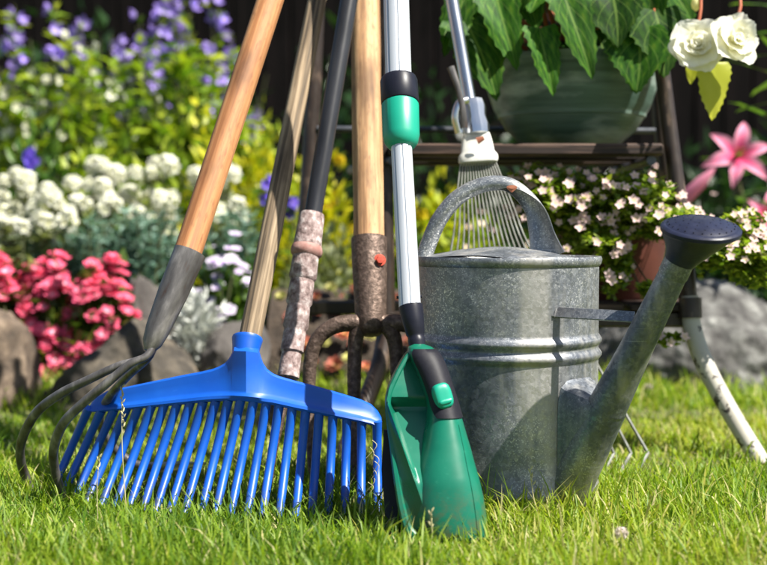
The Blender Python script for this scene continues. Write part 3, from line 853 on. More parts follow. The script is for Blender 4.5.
# ---- pink bedding begonias
for i, (x, t, Y, w, l) in enumerate([(2, 262, 2.70, 70, 'pink-red begonia at the left edge'), (48, 258, 2.72, 80, 'pink-red begonia in the middle of the trio'), (98, 266, 2.70, 76, 'pink-red begonia nearest the steel cultivator socket')]):
    mound_plant('pink_begonia', l, 'flower', x, t, Y, w, 'lf_begonia_bed', .034, .028, 700, 'pink begonias above the stones', (FL_pink, 'pt_pink', 120, .7, 1.1, 'flower'), base=.02)
# ---- lilac violas, silver foliage, small clumps
mound_plant('lilac_viola', 'lilac and white violas between honey handle and grey handle', 'flower', 226, 243, 2.84, 72, 'lf_mid', .03, .016, 700, None, (FL_viola, 'pt_lilac', 70, .7, 1.05, 'flower'))
mound_plant('silver_ragwort', 'silvery white felted plant right of the steel cultivator socket', 'plant', 196, 292, 2.64, 62, 'lf_silver', .030, .013, 1500, None)
for (x, t, Y, w, m, l) in [(250, 262, 2.9, 60, 'lf_mid', 'green clump behind the grey rake handle'), (335, 234, 3.0, 80, 'lf_greygreen', 'grey-green clump behind the garden fork socket'),
                           (296, 268, 2.85, 50, 'lf_greygreen', 'grey-green clump left of the ribbed sleeve'), (410, 232, 3.0, 60, 'lf_mid', 'green clump behind the white trimmer pole'),
                           (470, 200, 3.1, 90, 'lf_yellowgreen', 'yellow-green clump seen through the watering can handle'), (545, 215, 3.1, 90, 'lf_mid', 'green clump behind the watering can'),
                           (130, 285, 2.86, 60, 'lf_mid', 'green clump behind the dark grey stone')]:
    mound_plant('green_clump', l, 'plant', x, t, Y, w, m, .034, .015, 900, 'small clumps in the bed', (FL_bacopa, 'pt_bacopa', 14, 1.0, 1.5, 'flower') if x in (470, 410) else None)
# ---- houseleek rosettes behind the fork
ORD = ['first', 'second', 'third', 'fourth', 'fifth', 'sixth', 'seventh', 'eighth', 'ninth', 'tenth']
ROWS = ['top', 'upper middle', 'lower middle', 'lowest']
for row, (yy, Y) in enumerate([(294, 2.72), (316, 2.66), (340, 2.60), (362, 2.56)]):
    for c_i, x in enumerate(range(282 + row * 6, 425, 16)):
        red = (c_i * 7 + row * 2) % 3 != 0
        p = P(x + random.uniform(-4, 4), yy + random.uniform(-6, 6), Y)
        o = place_flower('houseleek', FL_ros, 'pt_rosette_red' if red else 'pt_rosette_green', None, p, (random.uniform(-.4, .4), -.6, .7), random.uniform(.5, .9))
        tagit(o, ('red-tipped' if red else 'yellow-green') + ' houseleek, %s from the left in the %s row behind the fork' % (ORD[c_i], ROWS[row]), 'succulent', 'houseleeks on the bank behind the fork')
# the bank they grow on
bm_ = MB(); R = []
for i in range(24):
    x = P(270 + 170 * i / 23, 300, 2.7).x
    R.append([Vector((x, y, z + .008 * noise.noise(Vector((x * 20, y * 20, 0))))) for y, z in ((2.54, -.03), (2.56, .03), (2.61, .09), (2.66, .15), (2.74, .20), (2.84, .20), (2.95, .0))])
bm_.rings(R, False, False, closed=False)
part('earth_bank', bm_.mesh('earth_bank'), 'soil', kind='structure')
mound_plant('bank_plant', 'low grey-green creeping plant on the earth bank behind the fork', 'plant', 352, 285, 2.72, 150, 'lf_greygreen', .02, .011, 500, None, depth=.10)
# ---- right side: low green cover behind the boulder
for (x, t, Y, w, l) in [(690, 262, 3.6, 110, 'low green cover plant behind the boulder, left one'), (745, 256, 3.7, 110, 'low green cover plant behind the boulder, middle one'), (800, 258, 3.5, 110, 'low green cover plant behind the boulder at the right edge')]:
    mound_plant('cover_plant', l, 'plant', x, t, Y, w, 'lf_yellowgreen', .05, .012, 1500, 'low plants behind the boulder')
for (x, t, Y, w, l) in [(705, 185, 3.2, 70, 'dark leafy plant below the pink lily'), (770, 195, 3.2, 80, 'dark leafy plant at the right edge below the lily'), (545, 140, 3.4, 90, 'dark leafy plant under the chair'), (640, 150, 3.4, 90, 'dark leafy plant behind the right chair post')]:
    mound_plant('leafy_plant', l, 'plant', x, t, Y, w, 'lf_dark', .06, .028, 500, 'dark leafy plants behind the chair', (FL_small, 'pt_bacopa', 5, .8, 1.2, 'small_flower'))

# =================================================================== CHAIR
def build_chair():
    root = thing('garden_chair', (P(530, 455, 2.0).x, 2.0, 0), 'old slatted garden chair with dark frame and chipped white legs holding the green bowl', 'chair')
    # right side: brown post, then the bent white leg
    post_top = P(652, -20, 1.98); a = P(664, 85, 1.97); b = P(684, 240, 1.94); c = P(690, 305, 1.93)
    pts = crom([post_top, a, b, c], 6)
    part('post', MB().tube(pts, .0118, 16).mesh('post'), 'leg_brown', root)
    foot = G(764, 460)
    pts = crom([P(690, 296, 1.93), P(692, 325, 1.925), P(703, 360, 1.91), P(728, 408, 1.88), foot + Vector((0, 0, -.01))], 8)
    lg = part('leg', MB().tube(pts, lerp_list([.0130, .0142, .0132], len(pts)), 18).mesh('leg'), 'leg_white', root)
    part('collar', MB().tube([P(690, 298, 1.93), P(690.5, 318, 1.927)], .0172, 18).mesh('collar'), 'leg_brown', root)
    # left side
    pts = crom([P(381, -20, 1.985), P(384, 150, 1.97), P(386, 300, 1.95), P(385, 335, 1.94), P(378, 370, 1.92), P(362, 410, 1.89), G(338, 462) + Vector((0, 0, -.01))], 7)
    part('leg', MB().tube(pts, .0135, 16).mesh('leg'), 'leg_brown', root)
    pts = crom([P(318, -20, 2.22), P(312, 120, 2.20), P(303, 260, 2.17), P(298, 330, 2.15), P(285, 390, 2.12), P(262, 425, 2.10) ], 7)
    pts[-1].z = -.01
    part('leg', MB().tube(pts, .0135, 14).mesh('leg'), 'leg_brown', root)
    q = [P(655, -20, 2.27), P(660, 120, 2.26), P(680, 260, 2.25), P(690, 330, 2.24), P(708, 368, 2.22), P(736, 420, 2.2)]
    q[-1].z = -.01
    part('leg', MB().tube(crom(q, 7), .0135, 14).mesh('leg'), 'leg_brown', root)
    # seat: wooden slats from front to back
    z = P(500, 151, 1.96).z
    x0, x1 = P(385, 150, 1.95).x, P(662, 150, 1.95).x
    for i in range(3):
        y = 1.945 + i * .135
        part('slat', MB().box(x0 - (.05 if i else -.005), x1 - (.004 if i == 0 else .0), y - .026, y + .026, z - .009, z + .009, bev=.003).mesh('slat'), 'wood_dark', root)
    # slim metal side bars and the thin rail behind
    r = part('rail', MB().tube([P(317, 129, 2.19), P(655, 131, 2.19)], .0055, 10).mesh('rail'), 'rail_metal', root)
    for (pa, pb) in ((Vector((x0 + .012, 1.93, z - .016)), Vector((x0 - .06, 2.25, z - .016))), (Vector((x1 - .02, 1.93, z - .016)), Vector((x1 - .01, 2.27, z - .016)))):
        part('side_bar', MB().tube([pa, pb], .0075, 10).mesh('side_bar'), 'rail_metal', root)
    # lower stretchers and the shelf slats they carry
    zl = P(600, 319, 1.95).z
    part('stretcher', MB().box(P(386, 320, 1.95).x, P(690, 320, 1.945).x, 1.935, 1.957, zl - .012, zl + .012, bev=.003).mesh('stretcher'), 'leg_brown', root)
    part('stretcher', MB().box(P(300, 320, 2.15).x, P(673, 320, 2.25).x, 2.235, 2.257, zl - .012, zl + .012, bev=.003).mesh('stretcher'), 'leg_brown', root)
    for i, xx in enumerate((556, 592, 628, 664)):
        xm = P(xx, 320, 2.08).x
        part('shelf_slat', MB().box(xm - .024, xm + .024, 1.93, 2.262, zl + .0125, zl + .0245, bev=.002).mesh('shelf_slat'), 'wood_dark', root)
    # top rail that the tools lean on
    zt = P(450, -4, 1.98).z
    part('top_rail', MB().box(P(380, 0, 1.98).x, P(656, 0, 1.98).x, 1.972, 1.992, zt - .002, zt + .055, bev=.003).mesh('top_rail'), 'wood_dark', root)
    return z + .009, zl + .0245
SEAT_Z, SHELF_Z = build_chair()

# ---- green bowl with begonia
BOWL = Vector((P(571, 140, 2.07).x, 2.07, SEAT_Z))
def build_bowl():
    root = thing('planter_bowl', BOWL, 'round dark green weathered planter bowl standing on the chair seat', 'planter')
    H = .142; prof = [(.02, 0), (.055, .0), (.078, .008), (.104, .030), (.125, .065), (.136, .098), (.139, .120), (.143, .126), (.144, H), (.137, H), (.134, .12), (.118, .05), (.05, .02), (.01, .018)]
    part('bowl', MB().lathe(prof, 56).mesh('bowl'), 'bowl', root, Matrix.Translation(BOWL))
    part('soil', MB().lathe([(.005, .118), (.134, .118), (.12, .108), (.005, .10)], 40).mesh('soil'), 'soil', root, Matrix.Translation(BOWL))
    return BOWL.z + H
BZ = build_bowl()

def big_leaf_mesh(name, L=1.0, W=.75, teeth=9, cup=.12, bend=.25, asym=.08, pointed=1.0, tooth_amp=.10, wave=.010, lobe=.10, seed=1):
    """toothed leaf with a gently folded blade; UV u = -1..1 across, v = 0..1 along"""
    rg = random.Random(seed)
    rows = teeth * 3; cols = 5; V = []; UV = []; F = []
    am = [rg.uniform(.5, 1.2) for _ in range(rows + 1)]
    for i in range(rows + 1):
        t = i / rows
        prof = (math.sin(math.pi * t ** .58) ** .80) * (1 - .28 * pointed * t) if 0 < t < 1 else 0
        ph = i % 3; tooth = 1 + tooth_amp * am[i] * ((-.9, 1.0, .1)[ph]) + lobe * math.sin(t * 9.5 + seed)
        zc = -bend * L * t * t
        for j in range(-cols, cols + 1):
            s = j / cols
            hw = W * .5 * prof * (1 + (tooth - 1) * abs(s) ** 4) * (1 + asym * (1 if s > 0 else -1))
            back = -.16 * L * abs(s) ** 1.5 * prof * (1 - t) + (.022 * L * abs(s) ** 4 if ph == 1 else 0)
            z = zc + cup * L * (abs(s) - .35 * s * s) * prof * .5 + wave * L * math.sin(t * 11 + s * 3 + seed) * abs(s)
            V.append((s * hw + .03 * L * math.sin(t * 3.1 + seed), t * L + back, z)); UV.append((s, t))
    n = 2 * cols + 1
    for i in range(rows):
        for j in range(n - 1): F.append((i * n + j, i * n + j + 1, (i + 1) * n + j + 1, (i + 1) * n + j))
    me = mesh_py(name, V, F, True, 80)
    uv = me.uv_layers.new(name='UVMap')
    for lp in me.loops: uv.data[lp.index].uv = UV[lp.vertex_index]
    a = me.attributes.new('tint', 'FLOAT', 'POINT'); a.data.foreach_set('value', [u[1] for u in UV])
    return me
def leaf_matrix(base, tip, normal):
    b, t = Vector(base), Vector(tip); y = (t - b); L = y.length; y.normalize()
    n = Vector(normal); n = (n - y * n.dot(y)).normalized(); x = y.cross(n)
    m = Matrix((x, y, n)).transposed().to_4x4() @ Matrix.Scale(L, 4); m.translation = b
    return m
def build_begonia():
    root = thing('begonia', (BOWL.x, BOWL.y, BZ - .02), 'begonia with large toothed green leaves and white blooms growing in the green bowl', 'plant')
    A = big_leaf_mesh('leaf', W=.60, teeth=9, bend=.18, cup=.34, tooth_amp=.075, seed=1); B = big_leaf_mesh('leaf', W=.74, teeth=9, bend=.2, cup=.30, asym=.18, pointed=.7, tooth_amp=.075, seed=2); C = big_leaf_mesh('leaf', W=.98, teeth=11, bend=.14, cup=.34, asym=.1, pointed=.25, tooth_amp=.06, seed=3)
    spec = [((497, -12), (517, 65), 1.93, 1.89, A), ((541, 28), (556, 92), 1.91, 1.88, A), ((566, -5), (597, 74), 1.91, 1.88, A), ((612, -10), (618, 44), 1.92, 1.89, C), ((640, 28), (636, 90), 1.92, 1.89, C),
            ((468, 20), (500, 94), 1.97, 1.93, B), ((470, -10), (444, 52), 1.98, 1.95, A), ((585, 5), (575, 50), 1.96, 1.95, B), ((655, 10), (668, 74), 1.93, 1.90, C), ((520, -25), (540, 30), 1.95, 1.93, B),
            ((598, 30), (612, 78), 1.95, 1.93, B), ((480, -30), (478, 30), 2.0, 1.97, B), ((535, -40), (510, 14), 1.94, 1.91, B), ((640, -35), (655, 25), 1.95, 1.92, C), ((590, -50), (592, 12), 1.94, 1.91, B), ((655, -30), (700, 20), 1.98, 1.97, B), ((670, -10), (690, 42), 2.03, 2.0, B)]
    for i, (b, t, y0, y1, me) in enumerate(spec):
        nrm = Vector((random.uniform(-.45, .45), -1, random.uniform(.15, .8)))
        bp, tp = P(*b, y0), P(*t, y1)
        lf = part('leaf', me, 'lf_bowl', root, leaf_matrix(bp, tp, nrm))
        part('leaf_stalk', MB().tube(bent_stem(Vector((BOWL.x + random.uniform(-.06, .06), BOWL.y + random.uniform(-.06, .04), BZ - .03)), bp, 6, .02), lerp_list([.0045, .003], 7), 7).mesh('leaf_stalk'), 'stem_red', root)
    for i in range(60):      # the rest of the dome, mostly above the frame
        a = random.uniform(0, 6.28); r = random.uniform(.04, .155)
        bp = Vector((BOWL.x + r * math.cos(a), BOWL.y + .02 + r * .9 * math.sin(a), BZ + random.uniform(.015, .14)))
        out = Vector((math.cos(a), math.sin(a), random.uniform(-.7, .2)))
        part('leaf', random.choice((A, B, C)), 'lf_bowl', root, leaf_matrix(bp, bp + out.normalized() * random.uniform(.045, .085), Vector((0, -.2, 1)) + out * .3))
        part('leaf_stalk', MB().tube(bent_stem(Vector((BOWL.x + .3 * r * math.cos(a), BOWL.y + .3 * r * math.sin(a), BZ - .03)), bp, 5, .02), lerp_list([.0045, .003], 6), 6).mesh('leaf_stalk'), 'stem_red', root)
    # white double blooms
    pet = []
    for w_, cup in ((1.15, .10), (1.0, .22), (1.3, .04)):
        V, F, T = [], [], []; seg, cols = 7, 3
        for i in range(seg + 1):
            t = i / seg
            hw = w_ * .5 * (math.sin(math.pi * (.12 + .80 * t)) ** .7)
            for j in range(-cols, cols + 1):
                s = j / cols
                V.append((s * hw, t * (1 - .10 * s * s * t) , cup * t * t + .06 * abs(s) ** 2 + .045 * math.sin(s * 8 + t * 6 + w_ * 9) * t)); T.append(t)
        n = 2 * cols + 1
        for i in range(seg):
            for j in range(n - 1): F.append((i * n + j, i * n + j + 1, (i + 1) * n + j + 1, (i + 1) * n + j))
        pet.append(mesh_np('petal', V, F, T, True))
    for (c, Y, rpx, ax, layers, sp) in [((697, 47), 1.86, 31, (-.15, -1, .25), ((6, 1.0, .05), (6, .86, .28), (8, .56, .55), (8, .40, .85), (6, .26, 1.15)), .2), ((734, 41), 1.84, 29, (.35, -1, .35), ((5, 1.0, .08), (5, .84, .32), (7, .50, .7), (6, .32, 1.1)), .7)]:
        cen = P(*c, Y); q = Vector(ax).normalized().to_track_quat('Z', 'Y')
        bloom = part('bloom', MB().lathe([(.001, -.004), (.006, -.003), (.008, .003), (.004, .010), (.001, .012)], 14).mesh('bloom'), 'pt_bract', root, Matrix.Translation(cen) @ q.to_matrix().to_4x4(), label='white double bloom hanging at the right of the bowl')
        R0 = rpx * PXM(Y)
        for li, (n, rs, tilt) in enumerate(layers):
            for k in range(n):
                a = 2 * math.pi * k / n + sp * li + random.uniform(-.12, .12)
                d = q @ Vector((math.cos(a) * math.cos(tilt), math.sin(a) * math.cos(tilt), math.sin(tilt)))
                nr = q @ Vector((-math.cos(a) * math.sin(tilt), -math.sin(a) * math.sin(tilt), math.cos(tilt)))
                b0 = cen + q @ Vector((0, 0, .002 * li))
                part('petal', pet[(k + li) % 3], 'pt_begonia', bloom, leaf_matrix(b0, b0 + d * R0 * rs * random.uniform(.88, 1.08), nr))
        part('flower_stalk', MB().tube(crom([Vector((BOWL.x + .07, BOWL.y - .03, BZ - .02)), P(660, -30, 1.95), P(c[0] + 2, -8, Y + .04), cen + Vector((0, .012, .01)), cen + Vector((0, .003, 0))], 6), .0026, 8).mesh('flower_stalk'), 'stem_red', root)
    br = big_leaf_mesh('bract', W=.72, teeth=9, cup=.12, bend=.12, pointed=.8, tooth_amp=.06, lobe=.06)
    part('bract', br, 'pt_bract', root, leaf_matrix(P(716, 62, 1.875), P(714, 119, 1.86), (.3, -1, .3)), label='yellow-green leaf hanging under the white blooms')
    part('bract', br, 'pt_bract', root, leaf_matrix(P(694, 66, 1.885), P(690, 84, 1.88), (-.3, -1, .3)))
    part('flower_bud', MB().lathe([(.001, -.011), (.006, -.006), (.0075, 0), (.005, .008), (.001, .012)], 12).mesh('flower_bud'), 'pt_begonia', root, Matrix.Translation(P(696, 4, 1.9)))
build_begonia()

# ---- terracotta pot with bacopa
def build_bacopa():
    Yp = 2.09; px = P(612, 300, Yp).x
    pot = thing('flower_pot', (px, Yp, SHELF_Z), 'terracotta pot under the chair seat filled with trailing small flowers', 'pot')
    H = .155
    part('pot_body', MB().lathe([(.02, 0), (.066, 0), (.07, .004), (.092, .115), (.092, H), (.084, H), (.082, .1), (.06, .015), (.01, .012)], 44).mesh('pot_body'), 'terracotta', pot, Matrix.Translation((px, Yp, SHELF_Z)))
    part('pot_rim', MB().lathe([(.0925, .112), (.101, .114), (.103, .12), (.102, H + .001), (.0925, H + .003)], 44, cap0=False, cap1=False).mesh('pot_rim'), 'terracotta', pot, Matrix.Translation((px, Yp, SHELF_Z)))
    part('soil', MB().lathe([(.004, H - .02), (.083, H - .02), (.07, H - .03), (.004, H - .03)], 30).mesh('soil'), 'soil', pot, Matrix.Translation((px, Yp, SHELF_Z)))
    DYB = -.05
    root = thing('bacopa', (px, Yp, SHELF_Z + H), 'bushy trailing plant full of tiny white-pink flowers behind the watering can spout', 'plant')
    # lobes of the crown: (px, py, Y, rx, ry, rz in px)
    lobes = [(575, 212, 2.03, 62, 55, 40, 1.3), (628, 205, 2.01, 58, 55, 36, 1.3), (540, 203, 2.03, 46, 50, 38, 1.0), (668, 225, 1.98, 40, 45, 20, .6), (722, 252, 1.93, 38, 40, 26, .8), (757, 262, 1.93, 34, 40, 28, .6),
             (612, 268, 1.99, 18, 25, 32, .35), (655, 292, 1.97, 14, 14, 10, .06), (745, 228, 1.95, 30, 30, 16, .3), (668, 342, 1.955, 20, 8, 6, .08), (592, 240, 1.99, 34, 40, 26, .6)]
    LP, LD, FP, mb = [], [], [], MB()
    c0 = Vector((px, Yp, SHELF_Z + H - .02))
    for (x, y, Y, rx, ry, rz, wgt) in lobes:
        c = P(x, y, Y + DYB); k = PXM(Y)
        nb = max(6, int(140 * wgt))
        for b in range(nb):
            d = Vector((random.gauss(0, 1), random.gauss(0, 1), random.gauss(0, 1))).normalized(); r = random.random() ** .4
            e = c + Vector((d.x * rx * k, d.y * ry * k, d.z * rz * k)) * r
            hub = c.lerp(c0, .35) if (c - c0).length < .12 else c + Vector((-.02 * (1 if x > 620 else -1), .02, 0))
            st = bent_stem(hub, e, 6, .015)
            mb.tube(st, lerp_list([.0013, .0007], 7), 4)
            for m in range(38):
                t = random.uniform(.25, 1.0); i = min(5, int(t * 6)); p = st[i].lerp(st[i + 1], t * 6 - i)
                g = random.uniform(0, 6.28); LP.append(p + Vector((random.gauss(0, .003), random.gauss(0, .003), random.gauss(0, .003)))); LD.append((math.cos(g), math.sin(g) - .1, random.uniform(.0, 1.2)))
            if r > .6 and d.y < .35 and (d.z > -.55) and random.random() < .75: FP.append((e, d))
        if (c - c0).length > .12:
            mb.tube(bent_stem(c0, c, 8, .02), .0013, 5)
    part('stems', mb.mesh('stems'), 'bark', root)
    n = len(LP)
    part('foliage', leaves_mesh('foliage', np.array(LP), np.array(LD), .0125 * RNG.uniform(.7, 1.35, n), .0085 * RNG.uniform(.7, 1.2, n)), 'lf_bacopa', root, kind='stuff')
    random.shuffle(FP)
    for (e, d) in FP[:290]:
        place_flower('flower', FL_bacopa, 'pt_bacopa', root, e + Vector((d.x * .004, -.006, .004)), Vector((d.x * .5, -1 + .3 * d.y, .55 + .3 * d.z)), random.uniform(.6, 1.0))
build_bacopa()

# ---- pink lilies at the right edge
def lily(px, py, Y, rpx, ax, label, stem_to, sc=1.0, leaves=16):
    base = Vector((P(*stem_to, Y + .1).x, Y + .1, SOIL - .01))
    root = thing('lily', base, label, 'flower', 'pink lilies')
    cen = P(px, py, Y)
    st = crom([base, base.lerp(cen, .5) + Vector((.03, .04, .02)), cen + Vector((.012, .05, -.03)), cen + Vector((0, .02, -.004))], 8)
    part('stem', MB().tube(st, lerp_list([.005, .003], len(st)), 8).mesh('stem'), 'bark', root)
    V, F, T = [], [], []; seg, cols = 9, 3
    for i in range(seg + 1):
        t = i / seg; hw = .19 * math.sin(math.pi * min(1, .10 + .90 * t)) ** .85 + .004
        for j in range(-cols, cols + 1):
            s = j / cols
            V.append((s * hw, t, .30 * math.sin(t * 2.0) - .32 * t ** 3 + .05 * s * s)); T.append(min(1, .02 + .40 * t ** 1.5 + .6 * abs(s) ** 1.6 * min(1, t * 2)))
    n = 2 * cols + 1
    for i in range(seg):
        for j in range(n - 1): F.append((i * n + j, i * n + j + 1, (i + 1) * n + j + 1, (i + 1) * n + j))
    pm = mesh_np('petal', V, F, T, True)
    q = Vector(ax).normalized().to_track_quat('Z', 'Y')
    for k in range(6):
        a = 2 * math.pi * k / 6 + .3
        d = q @ Vector((math.cos(a), math.sin(a), .12)); nr = q @ Vector((0, 0, 1))
        part('petal', pm, 'pt_lily', root, leaf_matrix(cen, cen + d * rpx * PXM(Y) * (1.0 if k % 2 else .92), nr))
    for k in range(6):
        a = 2 * math.pi * k / 6; tip = cen + q @ Vector((math.cos(a) * .012, math.sin(a) * .012, .035))
        part('stamen', MB().tube([cen, cen.lerp(tip, .6) , tip], .0008, 5).tube([tip - Vector((.004, 0, 0)), tip + Vector((.004, 0, 0))], .0017, 6).mesh('stamen'), 'stem_red', root)
    LP, LD = [], []
    for k in range(leaves):
        i = int(len(st) * (.25 + .6 * k / leaves)); a = k * 2.4
        p = st[min(i, len(st) - 1)]; out = Vector((math.cos(a), math.sin(a), .35))
        part('leaf', lily.leaf, 'lf_lily', root, leaf_matrix(p, p + out.normalized() * random.uniform(.08, .12), Vector((0, 0, 1)) - out * .4))
    return root
lily.leaf = big_leaf_mesh('leaf', W=.17, teeth=4, cup=.05, bend=.22, asym=0, pointed=.6, tooth_amp=0, lobe=0)
lily(737, 158, 3.12, 38, (-.05, -1, .35), 'open pink lily with pale petal edges at the right edge', (752, 380))
lily(764, 216, 3.15, 26, (.1, -1, .2), 'lower pink lily cut by the right edge', (775, 390), leaves=12)
# leaf stalk of a taller plant at the right edge
def tall_leaf_plant():
    base = Vector((P(775, 300, 2.75).x, 2.75, SOIL - .01))
    root = thing('lance_leaved_plant', base, 'tall plant with long narrow green leaves at the upper right edge', 'plant')
    top = P(778, 10, 2.7); st = crom([base, base.lerp(top, .5) + Vector((.02, 0, 0)), top], 8)
    part('stem', MB().tube(st, lerp_list([.006, .003], len(st)), 8).mesh('stem'), 'bark', root)
    for k in range(30):
        p = st[int(len(st) * (.4 + .58 * k / 30))]; a = k * 2.4 + 1.5; out = Vector((math.cos(a), math.sin(a) * .9, random.uniform(.0, .6)))
        part('leaf', lily.leaf, 'lf_lily', root, leaf_matrix(p, p + out.normalized() * random.uniform(.10, .17), Vector((0, 0, 1)) - out * .4))
tall_leaf_plant()
def lily_bud():
    base = Vector((P(668, 300, 3.05).x, 3.05, SOIL - .01))
    root = thing('lily_bud', base, 'closed pink and pale green lily bud between chair post and open lily', 'flower')
    b0, b1 = P(672, 212, 3.03), P(715, 168, 2.98)
    part('stem', MB().tube(crom([base, base.lerp(b0, .6) + Vector((-.01, .03, 0)), b0], 8), .004, 8).mesh('stem'), 'bark', root)
    L = (b1 - b0).length
    prof = [(.003, 0), (.011, L * .12), (.016, L * .4), (.014, L * .7), (.006, L * .92), (.001, L)]
    me = MB().lathe([(r, z) for r, z in prof], 18).mesh('bud')
    a = me.attributes.new('tint', 'FLOAT', 'POINT'); a.data.foreach_set('value', [.35 + .4 * v.co.z / L for v in me.vertices])
    part('bud', me, 'pt_lily', root, frame(b0, b1))
    for k in range(8):
        p = base.lerp(b0, .3 + .6 * k / 8); g = k * 2.4; out = Vector((math.cos(g), math.sin(g), .4))
        part('leaf', lily.leaf, 'lf_lily', root, leaf_matrix(p, p + out.normalized() * .09, Vector((0, 0, 1)) - out * .4))
lily_bud()

# =================================================================== WATERING CAN
def build_can():
    root = thing('watering_can', CAN, 'grey galvanised watering can with arched handle and long spout', 'watering can')
    H = .2955; r = CAN_R
    TM = Matrix.Translation(CAN)
    prof = [(.004, .018), (r - .012, .018), (r - .010, .001), (r - .006, -.002), (r - .004, .003), (r - .005, .012), (r + .0012, .0135), (r + .0025, .017), (r + .0012, .021), (r - .001, .024),
            (r - .0005, .06), (r, .12), (r, .1700)]
    for zc in (.1790, .1965):     # pressed ribs
        prof += [(r, zc - .0075), (r + .0012, zc - .0055), (r + .0038, zc - .002), (r + .0040, zc + .001), (r + .0015, zc + .005), (r, zc + .007)]
    prof += [(r, .2065), (r, .25), (r + .0002, H - .010), (r - .002, H - .010)]
    prof += [(r - .0035, .2), (r - .0035, .03), (.004, .022)]
    part('body', MB().lathe(prof, 96).mesh('body', 50), 'galv', root, TM)
    rim = [(r - .004, H - .012), (r + .0012, H - .009), (r + .0030, H - .006), (r + .0040, H - .001), (r + .0028, H + .0022), (r - .0005, H + .002), (r - .004, H - .001)]
    part('rim', MB().lathe(rim + [rim[0]], 96, cap0=False, cap1=False).mesh('rim', 60), 'galv', root, TM)
    # vertical side seam at the back
    SP = Vector((math.cos(rad(-42)), math.sin(rad(-42)), 0))     # direction of the spout
    # half cover over the spout side: domed crescent
    R = []; nn = 44; rc = r - .0055; SIG = .62
    ax = Vector((math.cos(rad(-172)), math.sin(rad(-172)), 0)); ay = Vector((-ax.y, ax.x, 0))
    for j in range(15):
        q_ = j / 14; ring = []
        for i in range(nn + 1):
            y = (-1 + 2 * i / nn) * math.sqrt(1 - SIG * SIG) if False else (-1 + 2 * i / nn)
            e = math.sqrt(max(0, 1 - y * y)); lo = max(-SIG, -e)
            x = e + (lo - e) * q_
            h = .0135 * max(0, 1 - y * y) ** .7 * float(np.interp(x, [-SIG, -.42, -.1, .15, .5, .85, 1], [.10, .55, .96, 1.0, .78, .25, 0])) * (1 if e + x > 0 else 0)
            ring.append(ax * x * rc + ay * y * rc + Vector((0, 0, H + .0005 + h)))
        R.append(ring)
    mb = MB(); mb.rings(R, False, False, closed=False)
    R2 = [[v - Vector((0, 0, .0016)) for v in ring] for ring in reversed(R)]
    mb.rings(R2, False, False, closed=False)
    part('cover', mb.mesh('cover', 60), 'galv', root, TM)
    # arched handle: a rolled channel, closed on top and open underneath
    hp = [P(424, 258, 1.60), P(429, 243, 1.60), P(440, 219, 1.597), P(458, 198, 1.593), P(482, 186, 1.588), P(505, 185, 1.582), P(522, 196, 1.575), P(535, 215, 1.568), P(542, 240, 1.56), P(546, 257, 1.555)]
    pts = crom(hp, 6); n = len(pts); mb = MB(); R = []; Ri = []
    for i, p in enumerate(pts):
        t = i / (n - 1); a = pts[max(0, i - 1)]; b = pts[min(n - 1, i + 1)]; T = (b - a).normalized()
        tw_ = float(np.interp(t, [0, .5, .8, 1], [0, .12, .85, 1.0])); side = Vector((-.84 * tw_, 1 - .50 * tw_, .0)).normalized(); side = (side - T * side.dot(T)).normalized()
        out = T.cross(side)
        wid = np.interp(t, [0, .5, .72, .86, 1], [.0115, .0115, .0140, .0180, .0250]); hgt = np.interp(t, [0, .55, .75, 1], [.0105, .0105, .012, .009])
        half = np.interp(t, [0, .5, .75, 1], [165, 140, 80, 74])
        ring, ringi = [], []
        for k in range(21):
            g = rad(-half + 2 * half * k / 20)
            ring.append(p + side * (wid * math.sin(g)) + out * (hgt * math.cos(g)))
            ringi.append(p + side * ((wid - .0012) * math.sin(g)) + out * ((hgt - .0012) * math.cos(g)))
        R.append(ring + ringi[::-1])
    mb.rings(R)
    hd = part('handle', mb.mesh('handle', 50), 'galv', root)
    rp = P(511, 187.5, 1.566)
    part('rust_spot', MB().rings([[rp + Vector((.0055 * s * math.cos(g) + .002 * math.sin(2 * g), -.0105 - .0 + .0004 * 0, -.002 + .0045 * s * math.sin(g)))
                                   + Vector((0, (1 - s) * -.0008, 0)) for g in [2 * math.pi * k / 16 for k in range(16)]] for s in (1, .6, .1)], False, True).mesh('rust_spot'), 'rust', hd)
    # spout
    sb = P(580, 462, 1.492); st = P(684, 252, 1.385)
    d = (st - sb).normalized()
    inner = sb - d * .035
    rs = lerp_list([.0275, .0255, .022, .0185, .0165, .0150], 12)
    L = (st - inner).length
    pts = [inner + d * L * i / 11 for i in range(12)]
    mb = MB(); mb.tube(pts, rs, 40, ref=(0, -1, 0))
    spt = part('spout', mb.mesh('spout'), 'galv', root)
    # sleeve ring at the tip
    part('spout_collar', MB().tube([st - d * .030, st - d * .028, st - d * .002, st], [.0158, .0166, .0160, .0156], 36).mesh('spout_collar'), 'galv', spt)
    # flared skirt joining the spout to the body: loft from a curved arch patch on the body to a ring round the spout
    def on_can(ang, z, off=.0): return CAN + Vector(((r + off) * math.cos(ang), (r + off) * math.sin(ang), z))
    R0, R1, Rm = [], [], []
    w = Vector((d.y, -d.x, 0)).normalized() ; upv = w.cross(d); 
    if upv.z < 0: upv = -upv
    pc = inner + d * .115
    base_ang = math.atan2(SP.y, SP.x) - .05
